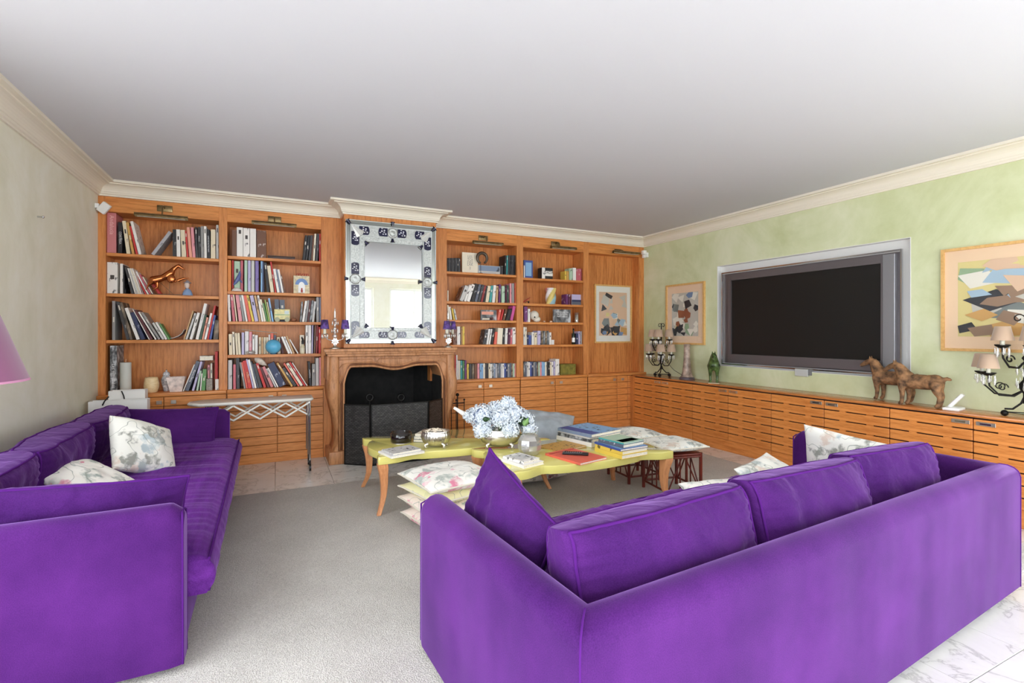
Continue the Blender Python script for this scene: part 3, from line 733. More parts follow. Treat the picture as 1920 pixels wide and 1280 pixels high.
ORD = 'first second third fourth fifth sixth seventh eighth ninth tenth eleventh twelfth thirteenth fourteenth fifteenth sixteenth seventeenth eighteenth nineteenth twentieth twenty-first twenty-second twenty-third twenty-fourth twenty-fifth twenty-sixth twenty-seventh twenty-eighth twenty-ninth thirtieth thirty-first thirty-second thirty-third thirty-fourth thirty-fifth thirty-sixth thirty-seventh thirty-eighth'.split()
YB = YUP + .035       # plane of the spines
def book_parts(t, th, hh, dp, mat, page=PAPER):
    """book in local space: spine at y=0, x 0..th, z 0..hh"""
    c = min(.003, th * .16)
    cov = MB().box(0, th, 0, c, 0, hh).box(0, c, c, dp, 0, hh).box(th - c, th, c, dp, 0, hh)
    o = link('cover', cov.mesh('cover', mat, fix=False), t)
    link('pages', MB().box(c, th - c, c, dp - .004, .003, hh - .004).mesh('pages', page, fix=False), t)
    return o
def _poly(b):   # upright or leaning book outline in the shelf plane
    x, th, hh, ang = b['x'], b['th'], b['hh'], b['ang']; s_, c_ = math.sin(ang), math.cos(ang)
    x0, x1 = (-th, 0) if ang >= 0 else (0, th)
    return [(x + p * c_ + q * s_, -p * s_ + q * c_) for p, q in ((x0, 0), (x1, 0), (x1, hh), (x0, hh))]
def _hit(a, b):
    for P in (a, b):
        for k in range(4):
            ex, ez = P[(k + 1) % 4][0] - P[k][0], P[(k + 1) % 4][1] - P[k][1]; n = (ez, -ex)
            pa = [p[0] * n[0] + p[1] * n[1] for p in a]; pb = [p[0] * n[0] + p[1] * n[1] for p in b]; L = math.hypot(*n)
            if max(pa) < min(pb) + 2e-4 * L or max(pb) < min(pa) + 2e-4 * L: return False
    return True
def shelf_books(data, zsh, where, group, words=None, cat='book', dvd=False, bay=None):
    """bottom u0,u1, top v, lean in px, colour"""
    items = [x.split(',') for x in data.replace('\n', '').split(';') if x.strip()]
    items.sort(key=lambda q: float(q[0]))
    bay = bay or min(BAYS[:4], key=lambda b: abs((b['x0'] + b['x1']) / 2 - onY(sum(float(q[0]) for q in items) / len(items), 600, YB).x))
    X0, X1 = bay['x0'] + .0015, bay['x1'] - .0015
    top = min([z - .03 for z in bay['sh'] if z > zsh + .05] + [bay['head']])
    bs = []
    for q in items:
        u0, u1, vt, ln = (float(z) for z in q[:4]); yoff = float(q[5]) if len(q) > 5 else 0.0; Y = YB + yoff
        x0, x1 = max(X0, onY(u0, 600, Y).x), min(X1, onY(u1, 600, Y).x)
        zt = onY((u0 + u1) / 2 + ln, vt, Y).z; dx = onY(u0 + ln, vt, Y).x - onY(u0, 600, Y).x
        H = max(.04, zt - zsh); ang = math.atan2(dx, H)
        th = max(.006, (x1 - x0) * math.cos(ang) - .0014); hh = math.hypot(H, dx) - abs(math.sin(ang)) * th * .5
        if ang > 0: ang = min(ang, math.asin(max(0, min(.99, (X1 - x1) / hh))))
        else: ang = -min(-ang, math.asin(max(0, min(.99, (x0 - X0) / hh))))
        hh = min(hh, (top - zsh - .004 - th * abs(math.sin(ang))) / math.cos(ang))
        bs.append(dict(x=x1 if ang >= 0 else x0, th=th, hh=hh, ang=ang, Y=Y, yoff=yoff))
    for it in range(60):       # settle neighbours that would cut into each other
        moved = False
        for i in range(len(bs)):
            for k in (i + 1, i + 2):
                if k >= len(bs) or bs[k]['yoff'] != bs[i]['yoff'] or not _hit(_poly(bs[i]), _poly(bs[k])): continue
                a, b = bs[i], bs[k]; moved = True; m_ = (a['ang'] + b['ang']) / 2
                if a['ang'] * b['ang'] > 0:
                    a['ang'] += (m_ - a['ang']) * .4; b['ang'] += (m_ - b['ang']) * .4
                else: a['ang'] *= .9; b['ang'] *= .9
                if it > 6: a['th'] = max(.005, a['th'] * .97); b['th'] = max(.005, b['th'] * .97)
        if not moved: break
    res = []
    for i, q in enumerate(items):
        c = q[4].strip(); b = bs[i]; th, hh, ang, Y, yoff = b['th'], b['hh'], b['ang'], b['Y'], b['yoff']; u0, u1 = float(q[0]), float(q[1])
        dp = min(.235 - yoff, max(.12, hh * .74)) if not dvd else .135
        nm = 'dvd_case' if dvd else 'book'
        lean = '' if abs(ang) < .06 else (' leaning left' if ang < 0 else ' leaning right')
        size = 'thin ' if th < .016 else ('thick ' if th > .042 else '')
        o_ = ORD[i]
        if o_ == ORD[0]: o_ = 'leftmost'
        elif i == len(items) - 1: o_ = 'rightmost'
        else: o_ += ' from left'
        lab = '%s%s %s%s, %s %s' % (size, c, 'disc case' if dvd else 'book', lean, o_, where)
        t = bpy.data.objects.new(nm, None); col.objects.link(t); t.empty_display_size = .02
        tag(t, lab, 'disc case' if dvd else cat, group)
        m4 = Matrix.Translation((-th, 0, 0)) if ang >= 0 else Matrix.Identity(4)
        t.location = (b['x'], Y, zsh + .0003); t.rotation_euler = (0, ang, 0)
        mat = book_mat(c, 1 if (i * 7 + int(u0)) % 3 else 0)
        cov = book_parts(t, th, hh, dp, mat)
        for ch in t.children: ch.matrix_basis = m4
        txt = (words or {}).get(i)
        if txt:
            s_, tc, frac = txt
            mm = basis((th / 2, -.0004, hh * frac), (0, 0, -1), (1, 0, 0), (0, -1, 0))
            link('spine_lettering', text_mb(s_, min(th * .8, hh * 1.1 / max(3, len(s_))), mm).mesh('spine_lettering', tc, fix=False), cov)
        elif th > .014 and (i + int(u1)) % 2 == 0:
            lum = sum(COL[c]) / 3; tc = M('spine_band_dark', (70, 62, 58), .5) if lum > 150 else M('spine_band_pale', (222, 214, 200), .5)
            zb = hh * (.62 + .16 * ((i * 5) % 3 - 1)); hb = hh * .13
            link('spine_label', MB().box(th * .3, th * .7, -.0005, .0002, zb, zb + hb).mesh('spine_label', tc, fix=False), cov)
        res.append((t, th, hh, dp))
    return res
WTX = M('lettering_white', (232, 232, 232), .5); BTX = M('lettering_black', (40, 38, 38), .5); GTX = M('lettering_gold', (206, 176, 110), .4)
b1, b2, b3, b4 = BAYS[:4]
G1, G2, G3, G4 = 'books in the far left bookcase', 'books in the bookcase left of the fireplace', 'books in the bookcase right of the fireplace', 'books in the fourth bookcase'
shelf_books('198.6,217.8,398,0,dusty pink;220,229,416.5,0,black;237.4,246.3,414,-12.7,cream;247.5,253.5,416.5,-12,gold;254.8,259.4,424,-16,red;260,266,415,-19,white;281,289,434.5,34,silver;322,330.4,430,0,black;331.4,340,430,-1.5,white;341,349.5,431,-3,cream;350.3,354,433,-5,red;355,360.8,426,-5,salmon;361.3,367,426,-4,pink;367.5,371.2,425.5,-2,charcoal;371.7,376.6,425.5,-1,black;377.2,382.3,424,-1,grey;383,388,424,-1,white;388.5,394.3,430,-1,black;395,403.8,430,0,cream;405,409.8,421.6,0,pale grey',
            b1['sh'][0], 'on top shelf of far left bookcase', G1, {0: ('Andalucia', M('lettering_pale_pink', (236, 190, 190), .5), .7), 1: ('CORTESSA', WTX, .5), 14: ('MARAIS', WTX, .62), 17: ('LIVRE DE NOTRE PARIS', WTX, .5)})
shelf_books('199,220,491.5,0,white;220.7,230.4,494,0,white;231,236,497,-2,black;246.5,251.5,501,-12,charcoal;253,255.3,503,-17,white;255.7,258,503,-17,pale grey;258.4,260.6,503,-17,white;261,263.4,503,-17,ivory;263.8,266.2,503,-17,white;272.5,276,504,-24,red,.085;276.8,280.4,509,-24,white,.085;281.4,285.2,514.5,-21,rose,.085;286,289,519,-20,ivory,.085;298.6,304,524,-22,red,.085',
            b1['sh'][1], 'on second shelf of far left bookcase', G1)
shelf_books('210,216,564,0,grey;237.5,243.5,566,-22,charcoal;244,249.5,567,-20,mottled brown;256,262.7,577,-22,white;265,273,585,-18,navy;279.4,281.4,580,-33,white;282.3,287.8,582,-34,maroon;291,294.4,585,-33,white;297,302,586,-33,grey;304.5,309.5,605,-20,pale grey;310.3,315,604,-20,white;316,319.4,607,-18,green;343.5,346.2,582.5,17,tan;347,351,587,17,pale grey;354.5,360,586,15,white;366,372,569,17,white;373,377,590,10,dark green;378,381.5,595,9,salmon;382.3,386.6,587,12,white;387.6,391,573,15,red;392,396,591,11,blue;399.5,408.5,600,1,mottled brown',
            b1['sh'][2], 'on third shelf of far left bookcase', G1, {15: ('PHOTO', BTX, .62)})
shelf_books('206,219,648,0,mottled grey;342.2,344.4,684,23,white;345.6,353.2,677,21,slate;359,363.6,678,18,lilac;367.5,371.3,695,6,pale green;374.6,377,700,3,white;377.7,384.5,692,0.4,green;389,393,684,0,pink,.08;394.2,398,681,0,ivory,.08;402.8,408.2,659,0,red,.03',
            LEDGE, 'on ledge of far left bookcase', G1, {0: ('Les nymphéas', WTX, .38), 2: ('Pierre Leroy', WTX, .5)})
shelf_books('435,443.2,431,0,brown;443.7,455.5,426,0,white;456,468,427.5,0,white;468.5,480,428.5,0,white;481,499,432,0,brown;567,571.6,441,5,black;572.4,576.4,441,5,black;578,582.4,441,4,charcoal;583,585.6,440,4,brown;586.4,589.8,438,3,ivory;591,595.6,438,3,charcoal;598.4,601.4,438,0,red',
            b2['sh'][0], 'on top shelf left of fireplace', G2)
shelf_books('426.6,433,487.6,0,orange;434.7,438,488,0,red,0.045;439,450,489.6,0,pale green,0.045;451,456,486,0,rose,0.045;458,463.5,486.6,0,pale green;464.6,470,487,0,lilac;471,477,487,0,pale grey;478.4,484.8,487.4,0,violet;486,492,487.6,0,light blue;492.8,498,489,-1,navy;500.5,506,492,-6,black;507.5,514.6,498,-10,cream;515.6,518.8,491,-12,red;519.8,524.8,504,-8,white;525.4,527.4,504,-8,blue-grey;528.4,532.4,505,-8,white;533.2,536.4,515,-8,brown',
            b2['sh'][1], 'on second shelf left of fireplace', G2)
shelf_books('428.6,433.4,548,-2.4,white;436.4,441.6,549,-6,rose;442.8,445.4,552,-6,cream;448,454.6,551,-7,pink;455.6,460,551,-7.5,grey;460.8,464.7,552,-8.5,white;465.8,471.6,550,-11,coral;472.6,477.2,550,-11.6,yellow;478,484.8,553,-10,lilac;485.8,489.8,551,-10,tan;490.6,494.4,552,-9,white;495,499,561,-8,ivory;500,503,568,-8,green;503.8,506,562,-8,lime;506.8,509,566,-7,cream;510,513.6,559,-7.5,light blue;516.5,525,561,-2,slate,.09;526,535.6,562,-2,slate,.09;562,565.2,565,3,mottled grey;565.9,570.2,564,6,white;571,575,563,5,grey;576,579,563,4.5,maroon;579.7,583.7,563,5,mottled grey;584.4,588.6,565,5,pale grey;593,598,555,0,grey;599,601.8,551,0,blue-grey',
            b2['sh'][2], 'on third shelf left of fireplace', G2)
shelf_books('429.6,436,626,-1,cream;437,441,622,-1.6,ivory;443,447,624,-2.6,cream;447.6,452,624,-2.6,cream;452.8,457.6,623,0,lilac;459,466,621,0,white,0.045;466.7,472,622,0,pink,0.045;473,477,627,0,white,0.045;478,483,628,0,white,0.045;485,489.2,632,0,cream,0.09;489.6,493.8,632,0,tan,0.09;494.2,498.4,632,0,cream,0.09;498.8,502.8,632,0,cream,0.09;503.3,506.4,627,0,white,0.09;507.2,512.4,625,0,coral,0.09;513.4,517.5,628,0,slate,0.09;520.5,526.4,632,-1.6,cream,0.09;528.6,532.4,632,-4,maroon,0.09;540.5,545,631,-14,white;545.8,549,631,-14,white;549.8,553.2,630,-14,tan;558,560.6,636,-16,white;562,570,628,0,ivory,.06;573,577.4,607.6,0,white;578,583.3,607.6,0,white;584,586.4,609,1,lilac;588.2,591.2,608.6,1.6,brown;592,595,609,1.4,dark red;597,602,613,0,red',
            b2['sh'][3], 'on fourth shelf left of fireplace', G2, {6: ('DAMES', WTX, .45)})
shelf_books('427.6,435,675,0,pale grey;437,442,683,0,rose;443.6,449.6,670,-1,charcoal;457.6,461.2,679,-8.6,grey;461.9,465,679,-10,coral;465.7,472.8,676,-11,red;473.8,477,673,-12,lilac;477.6,482,674,-12.6,white;483,486,678,-12.6,slate;486.6,492.6,682,-12,charcoal;494.6,500,681,-16,red;502,506.4,688,-15,maroon;508,514,688,-19,dusty pink;515.6,519,691,-17,pale grey;520,523,690,-19,white;524.5,538.6,681,-24,navy;546,550.4,680,-27,gold;551.6,557.6,690,-24,charcoal;559,562.8,681,-28,coral;564,569.6,681,-28,ivory;570.4,574.4,679,-29,red;575.2,577.4,680,-28,white;580,584,678,-2.5,black;584.8,591,682,0,grey;591.8,597.6,671,0,pale grey;598.6,602,670,0,pink',
            LEDGE, 'on ledge left of fireplace', G2, {5: ('MOSCOU', GTX, .4), 22: ('MODIGLIANI', WTX, .5)})
shelf_books('945.8,948.6,478.5,1,black;949.2,951.4,479,1,teal;952,955,478.5,1.4,charcoal;955.6,958.2,478.5,1.6,black;958.8,961.2,478.5,1.6,charcoal;961.8,964,478.5,1.4,black;964.6,966.4,478.5,1,charcoal;966.8,968.6,478.5,0,black',
            b3['sh'][0], 'on top shelf right of fireplace', G3)
shelf_books('839,840.8,544.5,0,ivory;858,860,538,10,brown;860.8,868.6,536,11,pale grey;869.4,873.6,535,11,white;874.4,880.4,533,10,white;882.6,888.6,532,8.4,black;889.6,894.4,533,8.4,slate;895.2,900,534,9,charcoal;900.9,905,535,8,dark red;905.8,908.6,536,5,black;910,915.8,536,5.4,cream;917,921,535.4,3,teal;922.4,927.6,534.6,3,white;929.6,933.4,536,1,tan;935,938,533,1.4,purple;940.4,946.4,536,0,pale green;948.2,950,536,0,plum;950.7,953.6,534.6,0,dark green;956,959,531,0,pink;959.6,964,531,0,grey;965.4,968.4,529.6,0,coral',
            b3['sh'][1], 'on second shelf right of fireplace', G3)
shelf_books('841,843.4,571.5,-2,ivory;844.4,848,575,-3.4,white;850.6,853.2,578,-4,yellow;854.2,857.4,579,-4,pale grey;932.4,936.6,580,3.6,coral;937.6,940.8,580,4.6,red;942,946.4,580,5.4,brown;947.4,949.4,580,6,black;950,952,580,6,charcoal;952.6,954.8,579,6,black;956.2,961.4,572.5,6.5,magenta',
            b3['sh'][2], 'on third shelf right of fireplace', G3)
shelf_books('857,863,612,0,white;865,866.6,613,0,tan;867.2,871,612,0,yellow;905,911,618,4.6,charcoal;911.9,915.4,616.6,4,white;916.2,919,616.6,4.4,white;919.9,924,615,4.6,black;926,930.8,622,3,coral;931.8,941.4,615,1,ivory;942,945,615,1.4,black;946.4,951,615,1.4,white;952,955.6,616,2.4,plum;956.2,960,617,1.8,rose;960.6,967.4,613.6,.8,white',
            b3['sh'][3], 'on fourth shelf right of fireplace', G3)
shelf_books('848,850.2,664,0,white;850.8,854.6,666,0,red;855.2,857.8,665.5,0,white;858.2,860.4,676,0,white;860.8,863,676,0,ivory;863.5,867,676,0,teal;867.6,870.6,676,0,green;871.2,874.6,675.5,0,purple;875.4,879,682,0,yellow;879.6,884,682,0,charcoal;884.6,889,682,0,mottled brown;889.6,894.4,682,0,brown;895,899,681.5,0,pink',
            LEDGE, 'on ledge right of fireplace', G3)
DV = ['light blue', 'slate', 'pale grey', 'mottled grey', 'ivory', 'mottled brown', 'white', 'blue-grey', 'charcoal', 'pale green', 'blue', 'silver', 'black', 'pink', 'navy', 'mottled grey', 'cream', 'light blue', 'grey', 'slate', 'white']
def dvds(u0, u1, n, vt):
    s_ = (u1 - u0) / n
    return ';'.join('%.2f,%.2f,%.1f,0,%s' % (u0 + i * s_, u0 + (i + 1) * s_ - .15, vt - (i % 3) * .5, DV[(i * 4 + int(u0)) % len(DV)]) for i in range(n))
shelf_books(dvds(899.6, 968.2, 21, 682), LEDGE, 'in row right of fireplace', 'disc cases right of the fireplace', dvd=True)
shelf_books('1059,1062,508,0,yellow;1062.6,1066.6,508,0,gold;1067.4,1073.4,503,0,pale green;1074.2,1080,502,0,white;' + ';'.join('%.2f,%.2f,503.6,0,rose' % (1080.6 + 2.15 * i, 1082.55 + 2.15 * i) for i in range(6)),
            b4['sh'][0], 'on top shelf of fourth bookcase', G4)
shelf_books('1061,1065,551.6,0,purple;1065.6,1069.6,551.6,0,plum', b4['sh'][1], 'beside landscape postcard on second shelf of fourth bookcase', G4)
shelf_books('982.5,989,574.5,0,purple;990,994,579,0,white', b4['sh'][2], 'beside white skull in fourth bookcase', G4)
shelf_books('981.4,984.4,613,0,white;984.8,987.6,613.4,0,ivory;988,990.8,628,0,navy;991.2,996,628,0,blue;997,1001,622.5,0,white;1001.6,1007,623.4,0,cream;1007.6,1013.6,620,0,lilac;1014.6,1018,620,0,mottled brown;1018.4,1021.8,620,0,mottled grey;1022.2,1025.4,620,0,mottled brown;1025.8,1029,620,0,mottled grey;1030,1033.6,623,0,white;1080,1084,625,0,navy;1084.6,1087.6,621,0,lilac;1088,1091,621,0,white;1091.4,1093.8,621,0,black',
            b4['sh'][3], 'on fourth shelf of fourth bookcase', G4)
shelf_books(dvds(981.4, 1037.4, 18, 679), LEDGE, 'in row of fourth bookcase', 'disc cases in the fourth bookcase', dvd=True)
shelf_books('1038,1040.6,677,0,lilac;1041.2,1048.6,673,0,white', LEDGE, 'beside green box in fourth bookcase', G4)
# black discs, top shelf right of the fireplace
shelf_books(';'.join('%.2f,%.2f,483.6,0,%s' % (838.6 + 3.1 * i, 841.4 + 3.1 * i, ('black', 'charcoal')[i % 2]) for i in range(8)), b3['sh'][0], 'in black row right of fireplace', 'black disc cases on the top shelf', dvd=True)

# books shown face on, lying books and boxes
def face_book(u0, u1, v0, zsh, th, mat_or_col, label, cat='book', Y=None, rx=0.0, deco=None, name='book'):
    Y = Y or YB + .03
    a = onY(u0, 600, Y); b = onY(u1, 600, Y); H = onY((u0 + u1) / 2, v0, Y).z - zsh
    t = thing(name, ((a.x + b.x) / 2, Y, zsh), label, cat); W = (b.x - a.x) / 2
    m = book_mat(mat_or_col, 0) if isinstance(mat_or_col, str) else mat_or_col
    rot = Matrix.Rotation(rx, 4, 'X'); x_ = (a.x + b.x) / 2
    M4 = Matrix.Translation((x_, Y, zsh)) @ rot
    c = .003
    cov = part('cover', MB().box(-W, W, 0, c, 0, H, m=M4).box(-W, W, th - c, th, 0, H, m=M4).box(-W, -W + c, c, th - c, 0, H, m=M4), m, t)
    part('pages', MB().box(-W + c, W - c, c, th - c, .003, H - .003, m=M4), PAPER, t)
    if deco: deco(t, M4, W, H, cov)
    return t
def deco_title(lines, size, mat):
    def f(t, M4, W, H, cov):
        for k, (s_, fr) in enumerate(lines):
            part('cover_lettering', text_mb(s_, size, M4 @ basis((0, -.0006, H * fr), (1, 0, 0), (0, 0, 1), (0, -1, 0))), mat, cov)
    return f
def deco_patches(ps):
    def f(t, M4, W, H, cov):
        for (x0, x1, z0, z1, c) in ps:
            part('cover_print', MB().box(-W + 2 * W * x0, -W + 2 * W * x1, -.0008, .0002, H * z0, H * z1, m=M4), book_mat(c, 0) if isinstance(c, str) else c, cov)
    return f
LGT = M('lettering_grey', (150, 146, 140), .5)
face_book(866.5, 896, 473.5, b3['sh'][0], .02, 'ivory', 'cream book standing face out with thin grey title lettering', deco=deco_title([('LES', .80), ('TOI', .66), ('DES', .53), ('LAK', .42), ('2', .25)], .045, LGT), Y=YB + .06)
face_book(897, 937.6, 498, b3['sh'][0], .03, 'pale grey', 'wide landscape-format book with pale blue cover beside the ring sculpture', deco=deco_patches([(.02, .98, .35, .97, book_mat('blue-grey', 2)), (.2, .8, .12, .2, 'silver')]), Y=YB + .04)
face_book(901.5, 931, 581, b3['sh'][2], .02, 'mottled grey', 'book face out with a dark landscape cover, third shelf right of fireplace', deco=deco_patches([(.05, .8, .55, .85, book_mat('salmon', 2)), (.1, .7, .08, .2, 'ivory'), (.55, .8, .05, .3, 'maroon')]))
face_book(982, 999, 488, b4['sh'][0], .03, 'blue', 'blue-bordered book standing face out on the top shelf', deco=deco_patches([(.2, .85, .12, .88, 'light blue'), (.0, .12, .02, .7, 'white')]))
face_book(1071.8, 1093.3, 552, b4['sh'][1], .006, 'lilac', 'landscape postcard with pink sky and dark hills', 'postcard', deco=deco_patches([(.02, .98, .03, .3, 'slate'), (.02, .98, .3, .5, 'navy'), (.02, .98, .5, .97, 'lilac')]), name='postcard')
face_book(1038.5, 1070, 580, b4['sh'][2], .03, 'mottled grey', 'grey landscape book face out with white title lettering', deco=deco_title([('PETIT LARCIN', .78), ('DU LOUVRE', .62), ('NATURELLE', .46)], .032, WTX))
def box_thing(name, u0, u1, v0, zsh, dp, mat, label, cat, Y=None, lid=True, decos=None):
    Y = Y or YB + .02; a = onY(u0, 600, Y).x; b = onY(u1, 600, Y).x; H = onY((u0 + u1) / 2, v0, Y).z - zsh
    t = thing(name, ((a + b) / 2, Y + dp / 2, zsh), label, cat)
    bo = part('body', rbox(a, b, Y, Y + dp, zsh, zsh + H * (.8 if lid else 1)), mat, t, bevel=.002, seg=1)
    if lid: part('lid', rbox(a - .001, b + .001, Y - .001, Y + dp + .001, zsh + H * .8 + .001, zsh + H), mat, t, bevel=.002, seg=1)
    for (x0, x1, z0, z1, m) in decos or []:
        part('print', rbox(a + (b - a) * x0, a + (b - a) * x1, Y - .002, Y + .0005, zsh + H * z0, zsh + H * z1), m, t)
    return t
box_thing('box', 938.8, 943.4, 498, b3['sh'][0], .1, book_mat('charcoal', 0), 'small charcoal box beside the black books on top shelf', 'box')
t = box_thing('letter_box', 1016, 1036.6, 502, b4['sh'][0], .12, book_mat('black', 0), 'black cube box with a white band of letters', 'box', lid=False, decos=[(.0, .28, 0, 1, book_mat('white', 1)), (.3, .98, .28, .72, book_mat('white', 0))])
p0 = onY(1029, 511, YB + .018)
part('lettering', text_mb('DADA', .05, basis(p0, (1, 0, 0), (0, 0, 1), (0, -1, 0))), BTX, t)
box_thing('green_box', 1050.8, 1079.6, 682.5, LEDGE, .14, M('olive_green_board', (120, 112, 44), .6, var=.2, vscale=20), 'olive green cardboard box at right end of ledge', 'box', lid=False)
box_thing('small_white_box', 1034.2, 1039.2, 637, b4['sh'][3], .06, WPLA, 'tiny white box beside mottled books in fourth bookcase', 'box')
box_thing('stone_block', 386.6, 398, 710, LEDGE, .07, M('grey_stone', (150, 144, 136), .8, var=.15, vscale=60), 'small grey stone cube in front of pale books', 'block', lid=False, Y=YB)
box_thing('white_box', 403.4, 410.2, 710.5, LEDGE, .026, book_mat('white', 1), 'small white box before the red book at ledge end', 'box', lid=False, Y=YB)
# flat books
a = onY(374.5, 670, YB).x; b = onY(399.5, 670, YB).x; z0 = onY(387, 675.4, YB).z
t = thing('book', ((a + b) / 2, YB + .08, z0), 'pale blue book lying flat across the tops of standing books', 'book', G1)
part('cover', MB().box(a, b, YB, YB + .16, z0, z0 + .003).box(a, b, YB, YB + .16, z0 + .042, z0 + .045).box(a, a + .003, YB, YB + .16, z0 + .003, z0 + .042), book_mat('pale grey', 1), t)
part('pages', rbox(a + .003, b - .003, YB + .003, YB + .157, z0 + .003, z0 + .042), PAPER, t)
a = onY(502, 478, YB + .02).x; b = onY(553, 478, YB + .02).x; z0 = b2['sh'][0]
t = thing('lacquer_box', ((a + b) / 2, YB + .12, z0), 'flat dark wooden box lying on the top shelf', 'box')
part('body', rbox(a, b, YB + .02, YB + .21, z0, z0 + .026), M('dark_lacquer', (74, 52, 42), .4), t, bevel=.002, seg=1); part('lid', rbox(a - .002, b + .002, YB + .018, YB + .212, z0 + .027, z0 + .036), M('dark_lacquer', (74, 52, 42), .4), t, bevel=.002, seg=1)
# sagging brochure on the third shelf
pts = [(319.5, 634.5), (326, 633.5), (334, 630.5), (341, 625.5), (345.4, 618.5)]
mb = MB(); r0 = []
for u_, v_ in pts:
    p = onY(u_, v_, YB + .03); p.z = max(p.z, b1['sh'][2] + .003); r0.append(p)
mb.loft([[p, p + Vector((0, .17, 0)), p + Vector((-.002, .17, .005)), p + Vector((-.002, 0, .005))] for p in r0], smooth=False)
solo('brochure', mb, book_mat('pale grey', 0), r0[0], 'limp grey brochure sagging between two rows of books', 'brochure')
# ------------------------------------------------------------------ picture lights over the bookcases
for i, (ua, va, ub, vb, up, vp, wh) in enumerate([(252, 403, 352, 414, 309, 391, 'far left bay'), (472, 418, 556, 427, 515, 411, 'bay left of the fireplace'), (887, 453, 943, 463, 906, 446, 'bay right of the fireplace'),
                                                 (1033, 463, 1080, 470, 1041, 457, 'fourth bay'), (1150, 471, 1199, 480, 1159, 471, 'panelled corner recess')]):
    a = onY(ua, va, YUP - .13); b = onY(ub, vb, YUP - .13); zc = (a.z + b.z) / 2 + .008; p = onY(up, vp, YUP - .008)
    t = thing('picture_light', (p.x, YUP, p.z), 'aged brass picture light over the %s' % wh, 'picture light', 'brass picture lights on the bookcases')
    part('wall_plate', rbox(p.x - .062, p.x + .062, YUP - .012, YUP, p.z - .03, p.z + .03), BRASS, t, bevel=.003, seg=2)
    xm_ = p.x
    part('arm', MB().tube([(xm_, YUP - .01, p.z), (xm_, YUP - .07, p.z + .012), (xm_, YUP - .115, p.z - .004), (xm_, YUP - .13, zc + .02)], .006, 8), BRASS, t)
    rings = []
    for x_ in (a.x, b.x):   # open half-round reflector
        rings.append([Vector((x_, YUP - .13 + .027 * math.cos(R(k * 22 - 20)), zc + .027 * math.sin(R(k * 22 - 20)))) for k in range(11)] + [Vector((x_, YUP - .13 + .022 * math.cos(R((10 - k) * 22 - 20)), zc + .022 * math.sin(R((10 - k) * 22 - 20)))) for k in range(11)])
    sh_ = part('reflector', MB().loft(rings), BRASS, t)
    part('tube_bulb', MB().cyl((a.x + .02, YUP - .13, zc - .002), (b.x - .02, YUP - .13, zc - .002), .009, n=10), M('bulb_glass', (226, 220, 206), .3), sh_)

# ------------------------------------------------------------------ motion sensors in the corners
p = onY(191, 390, YUP - .06)
t = thing('motion_sensor', (XL + .05, YUP - .04, p.z), 'white tilted motion sensor on a bracket in the left ceiling corner', 'sensor', 'white alarm sensors')
m4 = Matrix.Translation((p.x + .02, YUP - .075, p.z)) @ Matrix.Rotation(R(38), 4, 'Y') @ Matrix.Rotation(R(12), 4, 'X')
part('housing', MB().box(-.035, .035, -.02, .02, -.05, .05, m=m4), WPLA, t, bevel=.006, seg=2)
part('bracket', MB().box(XL + .001, XL + .03, YUP - .09, YUP - .03, p.z - .005, p.z + .035).cyl((XL + .02, YUP - .055, p.z + .005), (p.x + .01, YUP - .05, p.z), .008), WPLA, t)
p = onX(1206, 478, XR - .04)
t = thing('motion_sensor', (XR - .05, YUP - .08, p.z), 'white motion sensor pair in the right ceiling corner', 'sensor', 'white alarm sensors')
q = Vector((XR - .06, YUP - .08, p.z))
part('housing', MB().box(q.x - .045, q.x + .012, q.y - .04, q.y + .02, q.z - .002, q.z + .055), WPLA, t, bevel=.006, seg=2)
part('lower_housing', MB().box(q.x - .04, q.x + .0, q.y - .05, q.y + .01, q.z - .055, q.z - .006), WPLA, t, bevel=.006, seg=2)
part('bracket', MB().box(q.x + .012, XR, q.y - .02, q.y + .012, q.z - .04, q.z + .03), WPLA, t)
p = onX(70, 406, XL); 
solo('wall_hook', MB().cyl((XL, p.y, p.z), (XL + .03, p.y, p.z), .006, n=8).ball((XL + .03, p.y, p.z), .009), CHROME, (XL, p.y, p.z), 'tiny metal picture hook on the bare left wall', 'hook')

# ------------------------------------------------------------------ small things in the bookcases
def at(u, v, dy=.05): return onY(u, v, YB + dy)
def put(u, z, dy=.05):
    q = onY(u, 600, YB + dy); return Vector((q.x, YB + dy, z))
def blob(name, tubes, mat, parent, vox, off=Vector(), smooth=6):
    """overlapping rounded limbs fused into one continuous skin"""
    mb = MB()
    for tb in tubes:
        pts = [Vector(p[:3]) for p in tb]; rr = [p[3] for p in tb]
        if len(pts) == 1: mb.ball(pts[0], rr[0], 14, 10); continue
        dense = []; dr = []
        for a in range(len(pts) - 1):
            for k in range(4):
                f = k / 4; dense.append(pts[a].lerp(pts[a + 1], f)); dr.append(rr[a] + (rr[a + 1] - rr[a]) * f)
        dense.append(pts[-1]); dr.append(rr[-1]); mb.tube(dense, dr, 12)
        for p, r_ in zip(pts, rr): mb.ball(p, r_, 12, 8)
    o = link(name, mb.mesh(name, mat, off, fix=False), parent)
    mods(o, ('REMESH', dict(mode='VOXEL', voxel_size=vox, use_smooth_shade=True)), ('SMOOTH', dict(factor=.5, iterations=smooth)))
    return o
